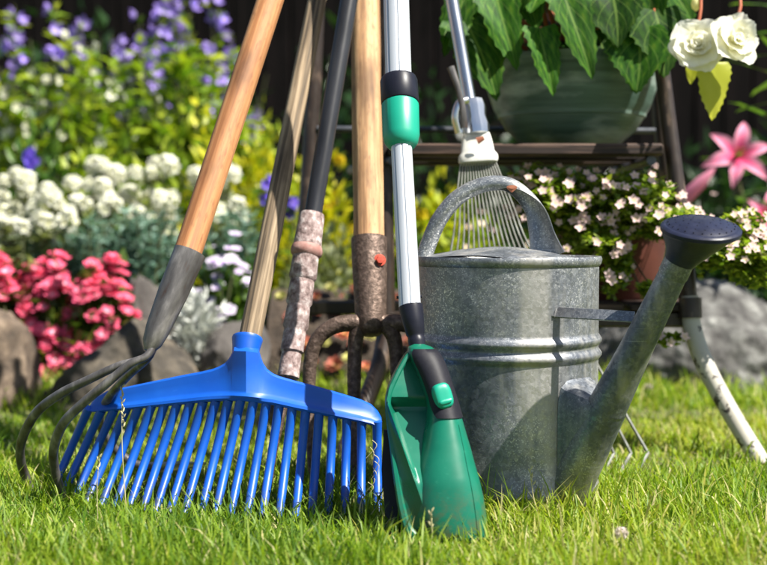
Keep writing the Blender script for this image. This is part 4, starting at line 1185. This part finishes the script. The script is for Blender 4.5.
    for k in range(32):
        g = 2 * math.pi * k / 32; c_, s_ = math.cos(g), math.sin(g)
        q = pc + w * (.0232 * c_) + upv * (.0232 * s_)
        # arch outline on the body, squarish on top
        sq = (abs(c_) ** 5 + abs(s_) ** 5) ** (-1 / 5)
        sgn = 1 if w.dot(Vector((-SP.y, SP.x, 0))) > 0 else -1
        e = on_can(base_ang + sgn * .34 * c_ * sq, .086 + .069 * s_ * sq, .0006)
        e2 = on_can(base_ang + sgn * .315 * c_ * sq, .086 + .065 * s_ * sq, .006)
        R0.append(e); Rm.append(e2); R1.append(q)
    mb = MB(); mb.rings([R0, Rm, [a.lerp(b, .35) for a, b in zip(Rm, R1)], [a.lerp(b, .7) for a, b in zip(Rm, R1)], R1], False, False)
    part('spout_skirt', mb.mesh('spout_skirt', 28), 'galv', spt)
    # strut
    s0 = P(553, 312, 1.487); s1 = P(634, 317, 1.437)
    m = frame(s0, s1, (0, .55, .84)); Ls = (s1 - s0).length
    part('strut', MB().box(-.0068, .0068, -.0012, .0012, -.004, Ls, bev=.0006).mesh('strut'), 'galv', root, m)
    part('strut_foot', MB().box(-.0075, .0075, -.0015, .0030, -.004, .005, bev=.001).mesh('strut_foot'), 'galv', root, m)
    # rose: black cone with a domed sieve
    n_ = Vector((.02, -.30, .95)).normalized(); top = P(701, 229, 1.372)
    ax = n_; q = ax.to_track_quat('Z', 'Y').to_matrix().to_4x4()
    ux = Vector((1, 0, 0)); ux = (ux - ax * ux.dot(ax)).normalized(); uy = ax.cross(ux)
    R_ = .0415; ringsV = []
    for s in (0, .12, .3, .55, .8, .95, 1.0):
        c = (st - d * .012).lerp(top - ax * .004, s); cr = .0168 + (R_ - .0168) * (s ** 1.3)
        nx = (d.lerp(ax, min(1, s * 1.3))).normalized()
        a1 = (ux - nx * ux.dot(nx)).normalized(); a2 = nx.cross(a1)
        ringsV.append([c + a1 * cr * math.cos(2 * math.pi * k / 48) + a2 * cr * math.sin(2 * math.pi * k / 48) for k in range(48)])
    for rr, hh in ((R_ + .0012, -.003), (R_ + .0015, .001), (R_ - .0005, .0030), (R_ - .0035, .0035)):
        ringsV.append([top + ax * hh + ux * rr * math.cos(2 * math.pi * k / 48) + uy * rr * math.sin(2 * math.pi * k / 48) for k in range(48)])
    rose = part('rose', MB().rings(ringsV).mesh('rose', 40), 'rose_plastic', root)
    V, prof = [], [(R_ - .003, .003), (R_ * .8, .0062), (R_ * .5, .0092), (R_ * .2, .0105), (.0005, .0108)]
    mt = q.copy(); mt.translation = top
    part('sieve', MB().lathe(prof, 48).mesh('sieve'), 'rose_plastic', rose, mt)
    hm = MB()
    for ring, cnt in ((.012, 6), (.020, 12), (.028, 18), (.035, 24)):
        hgt = np.interp(ring, [0, R_ * .2, R_ * .5, R_ * .8, R_], [.0108, .0105, .0092, .0062, .003])
        for k in range(cnt):
            a = 2 * math.pi * k / cnt; c = Vector((ring * math.cos(a), ring * math.sin(a), hgt))
            hm.tube([c - Vector((0, 0, .001)), c + Vector((0, 0, .0004))], .0007, 6)
    part('sieve_nubs', hm.mesh('sieve_nubs'), 'black_plastic', rose, mt, kind='stuff')
build_can()

# =================================================================== BLUE RAKE
def build_rake():
    foot = G(240, 512)
    root = thing('leaf_rake', foot, 'blue plastic leaf rake with weathered grey wooden handle', 'rake')
    def Yh(x): return float(np.interp(x, [88, 150, 245, 330, 382], [1.605, 1.570, 1.535, 1.528, 1.535]))
    xs = [89, 92, 97, 107, 140, 183, 202, 212, 219, 225, 229, 232, 234.5, 247, 258.5, 260.5, 263, 267, 273, 280, 296, 314, 340, 361, 371, 378, 381.5]
    tp = [407, 402, 397, 391, 384, 375, 371.5, 369.2, 366.5, 363, 358.5, 353, 347, 347, 349, 356, 363, 369, 373.5, 376.5, 381, 385.5, 393, 399.5, 404, 411, 417]
    bt = [410, 412, 412, 411.5, 408.5, 404.5, 402.5, 401.7, 401.3, 401, 401, 401, 401, 401.5, 403, 403.3, 403.7, 404.3, 405, 406.5, 410, 413.5, 418.5, 422.5, 425, 427, 424]
    R = []
    for i, (x, a, b) in enumerate(zip(xs, tp, bt)):
        Y = Yh(x); A, B = P(x, a, Y + .010), P(x, b, Y)
        h = (A - B); e = min(1, .35 + .65 * min(i, len(xs) - 1 - i) / 3)
        prof = [(0, -.0020), (.04, -.0060), (.12, -.0085), (.22, -.0082), (.30, -.0052), (.38, -.0036), (.7, -.0034), (.94, -.0036), (1.0, -.0012),
                (1.0, .0012), (.94, .0036), (.38, .0036), (.22, .0060), (.08, .0060), (0, .002)]
        hh = max(h.length, .001); bead = .036 / hh if hh > .036 else 1
        R.append([B + h * (t * (bead if t < .4 else 1) if t < .4 else t) + Vector((0, o * e * (1 + 2.4 * math.exp(-((x - 247) / 13) ** 2) * min(1, max(0, t - .15) * 3)), 0)) for t, o in prof])
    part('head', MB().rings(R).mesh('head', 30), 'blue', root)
    # socket for the handle
    s0, s1 = P(241, 386, 1.535), P(247.5, 338, 1.565)
    L = (s1 - s0).length
    prof = [(.002, L * .1), (.009, L * .3), (.0140, L * .5), (.0162, L * .68), (.0172, L * .82), (.0185, L * .93), (.0190, L * .97), (.0186, L), (.0150, L), (.0148, L * .8)]
    part('socket', MB().lathe(prof, 32).mesh('socket'), 'blue', root, frame(s0, s1))
    # tines
    top_x = [88.8, 101.7, 114.6, 127, 139, 151.9, 164.8, 177.7, 190.6, 203.4, 216, 228.6, 241, 253.8, 266.6, 279.3, 292.4, 306, 319.3, 333, 347, 361.5, 377]
    bot_x = [50, 61.5, 73.5, 86.5, 101, 114.6, 128.5, 142, 155, 169, 184, 200.5, 215, 230, 247, 262, 279, 295.5, 311.5, 328, 344.5, 361, 378]
    for i, (a, b) in enumerate(zip(top_x, bot_x)):
        ty = float(np.interp(a, [88, 101, 140, 183, 245, 301, 334, 377], [408, 410, 406, 402, 399, 408, 413, 421]))
        by = float(np.interp(b, [50, 75, 115, 170, 230, 300, 378], [491, 496, 504, 509, 512, 513, 510]))
        g = G(b, by + 1.5)
        p0 = P(a, ty, Yh(a))
        p1 = g + Vector((0, 0, -.004))
        pts = []
        for k in range(11):
            t = k / 10
            p = p0.lerp(p1, t)
            p.y += .026 * math.sin(math.pi * t) * .8          # bowed backwards
            # keep the pixel column straight in spite of the bow
            s = p.y / (p0.y + (p1.y - p0.y) * t)
            p.x *= s; p.z = CAM_H + (p.z - CAM_H) * s
            pts.append(p)
        rr = lerp_list([.0060, .0054, .0053, .0053, .0052, .0044], 11)
        part('tine', MB().tube(pts, rr, 12).mesh('tine'), 'blue', root)
    # handle
    h0, h1 = P(246, 358, 1.553), P(317, 0, 1.885)
    shaft('handle', h0, extend(h0, h1, 1.28), [.0142, .0138, .0132, .0130, .0132], 'wood_grey', root, wob=.05, seed=3)
    # blades of dried grass caught on the right tines
    mb = MB()
    for i in range(7):
        x = 366 + random.uniform(0, 9); y = 440 + i * 7
        mb.tube(crom([P(x, y, 1.497), P(x + random.uniform(-8, 8), y + 6, 1.492), P(x + random.uniform(-8, 8), y + 18, 1.495)], 4), .0005, 4)
    part('caught_straw', mb.mesh('caught_straw'), 'straw', root)
build_rake()

# =================================================================== CULTIVATOR
def build_cultivator():
    root = thing('cultivator', G(60, 492), 'hand cultivator with bent steel prongs and honey-coloured wooden handle', 'cultivator')
    s1 = P(190, 252, 1.51); s0 = P(152, 343, 1.475)
    top = P(271.5, 0, 1.675)
    m = frame(s0, s1); L = (s1 - s0).length
    part('socket', MB().lathe([(.006, -.010), (.0115, .0), (.0145, .018), (.0178, L * .55), (.0192, L), (.0176, L), (.0174, L * .8)], 32).mesh('socket'), 'socket_steel', root, m)
    shaft('handle', s1 - (s1 - s0).normalized() * .03, extend(s1, top, 1.22), [.0166, .0170, .0172, .0172, .0170, .0168], 'wood_honey', root, 32, wob=.015, seed=8)
    d = (s0 - s1).normalized()
    base = s0 + d * .004
    t1 = [base - d * .02, base + d * .012, P(118, 366, 1.47), P(88, 380, 1.475), P(60, 394, 1.49), P(36, 413, 1.515), P(22, 440, 1.55), P(21, 462, 1.575), P(30, 487, 1.60), G(40, 497)]
    t2 = [base - d * .02, base + d * .010 + Vector((.002, -.004, 0)), P(130, 364, 1.462), P(106, 384, 1.462), P(82, 404, 1.47), P(63, 424, 1.485), P(54, 448, 1.51), P(55, 470, 1.535), G(64, 500)]
    t3 = [base - d * .02, base + d * .012 + Vector((.003, .005, 0)), P(128, 376, 1.52), P(110, 396, 1.58), P(100, 416, 1.64), P(105, 436, 1.675), P(117, 451, 1.69), P(134, 463, 1.695), P(152, 467, 1.69)]
    for i, t in enumerate((t1, t2, t3)):
        pts = crom(t, 6)
        part('prong', MB().tube(pts, lerp_list([.0042, .0046, .0055, .0058, .0058, .0050], len(pts)), 14).mesh('prong'), 'socket_steel', root)
    # flat worn blade on the far prong
    pts = crom([P(140, 465, 1.6935), P(155, 467, 1.69), P(180, 466, 1.682), P(206, 463, 1.672)], 5)
    part('prong_blade', MB().tube(pts, lerp_list([.0055, .0075, .0075, .0015], len(pts)), 12, squash=lerp_list([.9, .35, .3, .3], len(pts)), ref=(0, -.3, 1)).mesh('prong_blade'), 'blade_steel', root)
build_cultivator()

# =================================================================== BLACK POLE TOOL
def build_weeder():
    foot = G(264, 500)
    root = thing('long_weeder', foot, 'black metal pole with a faded pinkish grey ribbed sleeve standing behind the blue rake', 'weeder')
    a = P(312, 214, 1.695); b = P(348.5, 0, 1.80); c = P(288, 378, 1.625)
    d = (a - c).normalized()
    shaft('pole', a - d * .06, extend(a, b, 1.15), [.0118, .0122, .0125, .0128], 'black_paint', root, 28)
    L = (a - c).length + .0
    m = frame(c, a)
    # stepped, slightly crushed sleeve
    z = lambda y: L * (378 - y) / (378 - 214)
    prof = [(.0095, z(380)), (.0140, z(377)), (.0132, z(356)), (.0128, z(354)), (.0152, z(352)), (.0142, z(333)), (.0138, z(331)), (.0163, z(328)), (.0152, z(309)), (.0148, z(307)), (.0172, z(304)), (.0160, z(284)), (.0156, z(282)), (.0182, z(279)), (.0172, z(262)),
            (.0172, z(257)), (.0195, z(250)), (.0182, z(240)), (.0170, z(218)), (.0160, z(214)), (.0120, z(214.5))]
    mb = MB(); n = 30; R = []
    for (r, zz) in prof:
        R.append([Vector((r * (1 + .05 * noise.noise(Vector((math.cos(t) * 2, math.sin(t) * 2, zz * 40)))) * math.cos(t), r * (1 + .05 * noise.noise(Vector((math.cos(t) * 2 + 5, math.sin(t) * 2, zz * 40)))) * math.sin(t), zz)) for t in [2 * math.pi * k / n for k in range(n)]])
    mb.rings(R)
    sl = part('sleeve', mb.mesh('sleeve', 40), 'sleeve', root, m)
    part('sleeve_rim', MB().lathe([(.0172, z(258)), (.0204, z(255.5)), (.0212, z(252)), (.0203, z(249)), (.0193, z(247))], 30, cap0=False, cap1=False).mesh('sleeve_rim'), 'sleeve_rim', sl, m)
    part('shank', MB().tube([c + d * .02, P(284, 402, 1.612), P(274, 450, 1.60), foot + Vector((0, .02, -.015))], [.0068, .0058, .0048, .0040], 12).mesh('shank'), 'fork_steel', root)
build_weeder()

# =================================================================== GARDEN FORK
def build_fork():
    root = thing('garden_fork', G(352, 488), 'garden fork with four brown steel tines and a thick pale wooden shaft', 'garden fork')
    s0, s1 = P(371, 326, 1.675), P(369, 239, 1.715)
    L = (s1 - s0).length; m = frame(s0, s1)
    prof = [(.012, -.012), (.0195, -.004), (.0205, .01), (.0215, L * .3), (.0232, L * .65), (.0242, L), (.0222, L), (.022, L * .85)]
    mb = MB(); n = 34; R = []
    for r, zz in prof:
        R.append([Vector((r * (1 + .012 * noise.noise(Vector((math.cos(t) * 2.5, math.sin(t) * 2.5, zz * 30)))) * math.cos(t), r * (1 + .012 * noise.noise(Vector((math.cos(t) * 2.5, math.sin(t) * 2.5, zz * 30)))) * math.sin(t), zz)) for t in [2 * math.pi * k / n for k in range(n)]])
    mb.rings(R); sk = part('socket', mb.mesh('socket', 50), 'fork_steel', root, m)
    bp = P(379.5, 260.5, 1.682); bp2 = bp + Vector((.004, -.02, .004))
    mbm = frame(bp + Vector((0, .003, 0)), bp2) @ Matrix.Scale(1.25, 4)
    part('bolt', MB().lathe([(.0066, -.004), (.0066, .0010), (.0060, .0016), (.0030, .0016)], 20).lathe([(.0046, .0014), (.0046, .0046), (.0038, .0054), (.0006, .0055)], 6).mesh('bolt', 25), 'red_bolt', sk, mbm)
    top = P(365, 0, 1.905)
    shaft('shaft', s1 - (s1 - s0).normalized() * .04, extend(s1, top, .98), [.0210, .0212, .0212, .0210, .0208, .0195, .0180], 'wood_fork', root, 32, wob=.06, seed=5)
    ht = extend(s1, top, .985)
    part('grip', MB().tube([ht + Vector((-.06, 0, 0)), ht + Vector((-.02, 0, .002)), ht + Vector((.02, 0, .002)), ht + Vector((.06, 0, 0))], [.0165, .019, .019, .0165], 18).mesh('grip'), 'wood_fork', root)
    # shoulders and tines; flattened forged bars
    Y0 = 1.672
    def tine(pts, sq, r): 
        q = crom(pts, 6)
        part('tine', MB().tube(q, lerp_list(r, len(q)), 10, squash=[sq] * len(q), ref=(0, 1, 0)).mesh('tine', 60), 'fork_steel', root)
    def gy(x, Y): return G(x, 230 + FPX * CAM_H / Y)
    tine([P(372, 326, Y0), P(352, 323, Y0), P(334, 326, Y0 - .001), P(319, 337, Y0 - .002), P(311, 357, Y0 - .004), P(309, 392, 1.664), P(311, 440, 1.65), gy(313, 1.635) + Vector((0, 0, -.02))], 1.3, [.0095, .0090, .0082, .0076, .0070, .0060, .0030])
    tine([P(368, 318, Y0), P(358, 330, Y0), P(355, 350, Y0), P(354, 395, 1.664), P(354, 440, 1.65), gy(354, 1.635) + Vector((0, 0, -.02))], 1.25, [.0095, .0088, .0080, .0072, .0060, .0030])
    tine([P(374, 318, Y0), P(390, 330, Y0), P(396, 350, Y0), P(398, 395, 1.664), P(399, 440, 1.65), gy(400, 1.635) + Vector((0, 0, -.02))], 1.25, [.0095, .0088, .0080, .0072, .0060, .0030])
    tine([P(372, 326, Y0), P(392, 323, Y0), P(412, 326, Y0), P(428, 337, Y0), P(437, 357, Y0), P(440, 392, 1.664), P(441, 440, 1.65), gy(441, 1.635) + Vector((0, 0, -.02))], 1.3, [.0095, .0090, .0082, .0076, .0070, .0060, .0030])
build_fork()

# =================================================================== TRIMMER
def build_trimmer():
    foot = G(450, 541)
    root = thing('grass_trimmer', foot, 'green cordless grass trimmer with white telescopic pole standing in front of the watering can', 'trimmer')
    def Yt(y): return float(np.interp(y, [300, 345, 480, 540], [1.452, 1.432, 1.385, 1.372]))
    rows = [344, 347, 352, 360, 370, 382, 396, 409, 421, 433, 448, 463, 480, 497, 512, 526, 536, 541]
    xl = [413, 408, 407, 410, 415, 420, 425, 427, 426, 423, 420, 416, 413, 411, 411, 413, 418, 428]
    xr = [424, 432, 438, 443, 447, 451, 455.5, 459.5, 463, 466.5, 471, 475, 480, 484, 486.5, 488, 487.5, 482]
    dp = [.008, .014, .019, .022, .024, .026, .028, .030, .032, .034, .036, .038, .040, .041, .041, .040, .038, .030]
    def section(i_f, n=40, off=0.0, th0=0, th1=360):
        y = np.interp(i_f, range(len(rows)), rows); a = np.interp(i_f, range(len(rows)), xl); b = np.interp(i_f, range(len(rows)), xr); dd = np.interp(i_f, range(len(rows)), dp)
        Y = Yt(y) ; c = P((a + b) / 2, y, Y); hw = (b - a) / 2 * PXM(Y); out = []
        for k in range(n):
            t = rad(th0 + (th1 - th0) * k / (n if th1 - th0 == 360 else n - 1)); ct, st = math.cos(t), math.sin(t); p = 2.35
            q = (abs(ct) ** p + abs(st) ** p) ** (-1 / p)
            out.append(c + Vector(((hw + off) * ct * q, (dd + off) * st * q + dd * .15, -.25 * (dd + off) * st * q * .3)))
        return out
    fine = np.linspace(0, len(rows) - 1, 52)
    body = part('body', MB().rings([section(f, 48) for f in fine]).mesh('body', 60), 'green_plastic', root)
    # charcoal top panel wrapping the front of the grip
    prs = [np.interp(y, rows, range(len(rows))) for y in np.linspace(349, 417, 18)]
    Rp = []
    for i, f in enumerate(prs):
        sh = 0
        if i >= 14: sh = (i - 13) ** 2 * 1.3
        if i <= 2: sh = (3 - i) ** 2 * 1.6
        o = section(f, 22, .0016, -136 + sh, 34 - sh * .3); inn = section(f, 22, -.002, -136 + sh, 34 - sh * .3)
        Rp.append(o + inn[::-1])
    pn = part('top_panel', MB().rings(Rp).mesh('top_panel', 45), 'panel_grey', body)
    # push button
    bc = section(np.interp(395, rows, range(len(rows))), 361, .0018, -180, 180)[180 - 84]; bn = Vector((.26, -1, .25)).normalized()
    mt = frame(bc + bn * .0012, bc + bn * .03, (1, 0, .3))
    def roundrect(a, b, z, n=28, p=3.2):
        return [Vector((a * math.cos(t) * (abs(math.cos(t)) ** p + abs(math.sin(t)) ** p) ** (-1 / p), b * math.sin(t) * (abs(math.cos(t)) ** p + abs(math.sin(t)) ** p) ** (-1 / p), z)) for t in [2 * math.pi * k / n for k in range(n)]]
    bt = part('button', MB().rings([roundrect(.0100, .0140, -.006), roundrect(.0100, .0140, .0022), roundrect(.0080, .0114, .0040), roundrect(.0048, .0075, .0046), roundrect(.002, .003, .0047)]).mesh('button', 60), 'teal_plastic', body, mt)
    part('button_ridge', MB().rings([[v + Vector((0, -.0068, 0)) for v in roundrect(.0072, .0024, zz)] for zz in (.002, .0058)] + [[v + Vector((0, -.0068, 0)) for v in roundrect(.0058, .0013, .0066)]]).mesh('button_ridge', 40), 'teal_plastic', bt, mt)
    # mould seam
    sm = [section(f, 61, .0003, -180, 180) for f in np.linspace(8.2, 16, 26)]
    part('mould_seam', MB().tube([r_[22] for r_ in sm], .00045, 6).mesh('mould_seam'), 'green_plastic', body)
    # battery foot line
    low = [section(f, 60, .0010) for f in (13.7, 13.85, 14.0)]
    # D-shaped hand guard on the left: a broad strap from the top, out to the left and down to the foot
    gl = [(412, 348), (403, 358), (394, 374), (387.5, 390), (385.5, 404), (387, 424), (390.5, 450), (394.5, 478), (399, 503), (405, 522), (414, 533)]
    pts = crom([P(x + 2.6, y, Yt(y) + .010) for x, y in gl], 5); n = len(pts); R = []
    for i, p in enumerate(pts):
        T = (pts[min(n - 1, i + 1)] - pts[max(0, i - 1)]).normalized()
        yv = Vector((0, 1, 0)); yv = (yv - T * yv.dot(T)).normalized(); nv = T.cross(yv)
        hw = float(np.interp(i / (n - 1), [0, .25, .5, 1], [.014, .021, .024, .030])); th = float(np.interp(i / (n - 1), [0, .3, .6, 1], [.0028, .0030, .0030, .005]))
        R.append([p + yv * (hw * cx) + nv * (th * cy) for cx, cy in ((-1, -.5), (-.92, -1), (.92, -1), (1, -.5), (1, .5), (.92, 1), (-.92, 1), (-1, .5))])
    part('hand_guard', MB().rings(R).mesh('hand_guard', 40), 'green_plastic', body)
    # shell between guard and grip: smooth upper cheek, flat lower cheek and the sunken pocket between them
    def rec(x, y, xa, xb):
        u = min(1, max(0, (x - xa) / max(1, xb - xa)))
        top = -.013 + .016 * math.sin(u * math.pi / 2)
        top *= min(1, max(.2, (y - 348) / 40))
        xm = 387 + (y - 402) * (415 - 387) / 80
        cheek = -.014 - .011 * min(1, max(0, (x - xa) / max(1, xm - xa))) ** 1.5
        floor_ = float(np.interp(y, [402, 408, 430, 458, 484], [.012, .011, -.001, -.013, -.024]))
        k = min(1, max(0, (x - xm) / 5.0)); k = k * k * (3 - 2 * k)
        low = cheek * (1 - k) + max(floor_, cheek) * k
        g = min(1, max(0, (y - 396) / 13)); g = g * g * (3 - 2 * g)
        return top * (1 - g) + low * g
    F_, B_ = [], []; nu = 30
    ys_ = list(np.linspace(350, 530, 74))
    for y in ys_:
        xa = float(np.interp(y, [g[1] for g in gl], [g[0] for g in gl])) + 1.2; xb = float(np.interp(y, rows, [a * .78 + b * .22 for a, b in zip(xl, xr)]))
        xm_ = min(max(387 + (y - 402) * (415 - 387) / 80, xa + 1), xb - 6)
        us = list(np.linspace(xa, xm_, 14)) + [xm_ + 1.0, xm_ + 2.0, xm_ + 3.0, xm_ + 3.9] + list(np.linspace(xm_ + 4.9, xb + 1, 13))
        F_.append([P(x_, y, Yt(y) + rec(x_, y, xa, xb)) for x_ in us])
        B_.append([P(x_, y, Yt(y) + .030) for x_ in reversed(us)])
    part('pocket_shell', MB().rings([f + b for f, b in zip(F_, B_)]).mesh('pocket_shell', 35), 'green_plastic', body)
    # a screw head low on the body
    for fy, th_ in ((14.6, -128),):
        c_ = section(fy, 361, .0, -180, 180)[180 + th_]
        part('screw', MB().lathe([(.0032, -.002), (.0032, .0004), (.0026, .0008), (.0024, .0001), (.0003, .0001)], 14).mesh('screw'), 'black_plastic', body, frame(c_, c_ + Vector((-.08 if th_ < -110 else 0, -1, .1))))
    # flat black plate behind the guard
    pl = [P(x, y, Yt(y) + .036) for x, y in ((384, 430), (381.5, 470), (385, 515), (402, 532), (470, 540), (470, 500), (420, 430))]
    part('black_plate', MB().rings([[v for v in pl], [v + Vector((0, .006, 0)) for v in pl]]).mesh('black_plate', 30), 'black_plastic', root)
    # neck joint
    n0, n1 = P(417.5, 346, 1.436), P(410.5, 306, 1.452)
    Ln = (n1 - n0).length; m = frame(n0, n1)
    nk = part('neck', MB().lathe([(.0085, -.006), (.0098, .004), (.0100, Ln * .16), (.0092, Ln * .2), (.0094, Ln * .26), (.0106, Ln * .3), (.0125, Ln * .62), (.0138, Ln * .92), (.0136, Ln), (.0118, Ln)], 28).mesh('neck', 30), 'black_plastic', root, m)
    # pole: inner tube, clamp, outer tube with fine flutes
    q0, q1 = P(410, 310, 1.4515), P(400.5, 130, 1.535); q2 = P(396.5, 0, 1.605)
    def fluted(a, b, r, name):
        L = (b - a).length; n = 48; mb = MB()
        ring = lambda zz: [Vector((r * (1 - (.09 if (k % 6) == 0 else 0)) * math.cos(2 * math.pi * k / n), r * (1 - (.09 if (k % 6) == 0 else 0)) * math.sin(2 * math.pi * k / n), zz)) for k in range(n)]
        mb.rings([ring(0), ring(L)])
        return part(name, mb.mesh(name, 30), 'white_tube', root, frame(a, b))
    fluted(q0, q1, .0126, 'lower_tube')
    for sg in (-1, 1):
        px_ = 410 - 9 * sg if False else 0
    part('lock_pin', MB().tube([P(396.5, 297.5, 1.457), P(422, 296.5, 1.457)], .0017, 8).mesh('lock_pin'), 'black_plastic', root)
    fluted(P(399, 96, 1.553), extend(q1, q2, 1.04), .0160, 'upper_tube')
    c0, c1, c2 = P(401.5, 148, 1.527), P(400.2, 104, 1.549), P(398.6, 79, 1.562)
    dC = (c2 - c0).normalized()
    Lg = (c1 - c0).length; n = 60
    ribs = lambda r, zz, dep: [Vector((r * (1 - (dep if k % 2 else 0)) * math.cos(2 * math.pi * k / n), r * (1 - (dep if k % 2 else 0)) * math.sin(2 * math.pi * k / n), zz)) for k in range(n)]
    part('clamp_nut', MB().rings([ribs(.0135, 0, 0), ribs(.0165, .002, 0), ribs(.0200, .007, 0), ribs(.0213, .013, 0), ribs(.0222, .016, .03), ribs(.0226, Lg * .97, .03), ribs(.0215, Lg, 0)]).mesh('clamp_nut', 40), 'teal_plastic', root, frame(c0, c1))
    Lb = (c2 - c1).length
    part('clamp_ring', MB().rings([ribs(.0220, 0.0004, 0), ribs(.0230, .002, 0), ribs(.0228, Lb * .9, .0), ribs(.0215, Lb, 0), ribs(.0165, Lb + .0005, 0)]).mesh('clamp_ring', 40), 'black_plastic', root, frame(c1, c2))
    et = extend(q1, q2, 1.03); dt = (q2 - q1).normalized()
    part('handle_grip', MB().tube([et - dt * .01, et + dt * .02, et + dt * .10, et + dt * .13], [.018, .021, .020, .016], 24).mesh('handle_grip'), 'black_plastic', root)
build_trimmer()

# =================================================================== FAN RAKE
def build_fan():
    root = thing('wire_fan_rake', G(560, 474), 'wire fan rake with chrome pole and white collar standing behind the watering can', 'rake')
    c = P(477, 150, 1.835); top = P(452, 0, 1.89)
    a = P(474.5, 128, 1.843)
    shaft('pole', a, extend(a, top, 1.2), [.0098, .0098], 'chrome', root, 24)
    # clamp body with cam lever
    k0, k1 = P(476.5, 137, 1.838), P(472, 101, 1.85)
    m = frame(k0, k1); L = (k1 - k0).length
    cl = part('clamp', MB().lathe([(.012, 0), (.0195, .003), (.0205, L * .3), (.0175, L * .55), (.0190, L * .8), (.0165, L), (.0115, L + .002)], 10).mesh('clamp', 25), 'chrome', root, m)
    part('clamp_jaw', MB().tube(crom([P(459, 133, 1.82), P(455.5, 118, 1.818), P(459, 104, 1.82), P(467, 100, 1.825)], 5), .0062, 12).mesh('clamp_jaw'), 'chrome', cl)
    part('lever', MB().tube(crom([P(464, 128, 1.815), P(462.5, 108, 1.814), P(458, 88, 1.816), P(450.5, 67, 1.82)], 5), lerp_list([.0055, .0045, .0042, .0058], 16), 12, squash=[.55] * 16, ref=(1, 0, 0)).mesh('lever'), 'socket_steel', cl)
    part('rust_spot', MB().tube([P(477, 141, 1.812), P(484, 138, 1.811)], [.0050, .0030], 10, squash=[.3, .3], ref=(0, 0, 1)).mesh('rust_spot'), 'rust', cl)
    # white collar
    w0, w1 = P(478.5, 163, 1.828), P(476, 135, 1.84)
    Lw = (w1 - w0).length; R = []
    for t, hw, hd in ((0, .0265, .0100), (.10, .0285, .0115), (.24, .0280, .0115), (.36, .0240, .0115), (.8, .0215, .0125), (1, .0195, .0125)):
        R.append([Vector((hw * math.copysign(abs(math.cos(g)) ** .55, math.cos(g)), hd * math.copysign(abs(math.sin(g)) ** .55, math.sin(g)), Lw * t)) for g in [2 * math.pi * k / 28 for k in range(28)]])
    part('collar', MB().rings(R).mesh('collar', 40), 'white_worn', root, frame(w0, w1))
    # spring wires
    n = 16
    for i in range(n):
        t = i / (n - 1)
        s = P(461 + 33 * t, 158, 1.829)
        mid = P(451 + (531 - 451) * (t ** .95), 250, 1.800)
        bendx = np.interp(t, [0, .5, 1], [405, 520, 648]); Yb = np.interp(t, [0, .5, 1], [1.762, 1.752, 1.742])
        bend = P(bendx, 456 - 3 * t, Yb)
        tipx = bendx - 11 * t - 1
        tip = G(tipx, 478) + Vector((0, 0, -.003)); tip.y = Yb - .035; tip.z = -.002
        pts = crom([s, s.lerp(mid, .5), mid, mid.lerp(bend, .5)], 4) + [mid.lerp(bend, .93), mid.lerp(bend, .975), bend, bend.lerp(tip, .1), bend.lerp(tip, .5), tip]
        part('wire_tine', MB().tube(pts, lerp_list([.0011, .0012, .0015, .0024, .0024], len(pts)), 7).mesh('wire_tine'), 'wire', root)
    bar = crom([P(449, 218, 1.812), P(485, 222, 1.811), P(523, 231, 1.808)], 6)
build_fan()

# =================================================================== LITTLE THINGS ON THE LAWN
def grass_stalk(bot, topp, label, mat='straw', r=.0006, head=.35):
    b = G(*bot); t = P(*topp, b.y - .005); root = thing('grass_stalk', b, label, 'grass stalk', 'grass seed stalks')
    st = crom([b - Vector((0, 0, .01)), b.lerp(t, .5) + Vector((random.uniform(-.003, .003), 0, 0)), t], 8)
    part('stalk', MB().tube(st, lerp_list([r * 1.2, r * .7], len(st)), 6).mesh('stalk'), mat, root)
    mb = MB(); L = (t - b).length; d = (t - b).normalized()
    m = int(L * head / .0035)
    for i in range(m):
        p = t - d * (i * .0035); a = i * 2.5
        out = Vector((math.cos(a), math.sin(a), 1.6)).normalized()
        mb.tube([p, p + out * .0028, p + out * .0058], [.0004, .0012, .0003], 5)
    part('seed_head', mb.mesh('seed_head'), mat, root)
grass_stalk((127, 512), (122, 388), 'tall pale seed stalk in front of the left half of the blue rake')
grass_stalk((98, 522), (99, 458), 'short pale seed stalk left of the tall one at the blue rake', head=.25)
grass_stalk((512, 512), (524, 459), 'straw seed stalk before the middle of the watering can')
grass_stalk((541, 522), (530, 470), 'pale seed stalk next to the spout of the watering can')
grass_stalk((411, 530), (421, 480), 'thin seed stalk before the green trimmer body')
grass_stalk((430, 556), (431, 512), 'short straw stalk at the foot of the green trimmer', head=.5)
def clover(px, py, label, s=1.0):
    g = G(px, py + 8); root = thing('clover_flower', g, label, 'flower', 'white clover in the lawn')
    part('stalk', MB().tube([g - Vector((0, 0, .008)), g + Vector((0, 0, .022))], .0009, 6).mesh('stalk'), 'bark', root)
    part('flower_head', head_mesh('flower_head', 26, .0065 * s, .0048 * s, 3, .9, seed=int(px)), 'clover', root, Matrix.Translation(g + Vector((0, 0, .026))))
clover(621, 551, 'whitish clover flower in the grass at the bottom, right of the watering can', .85)
clover(648, 393, 'small white clover flower at the foot of the grey boulder', 1.0)
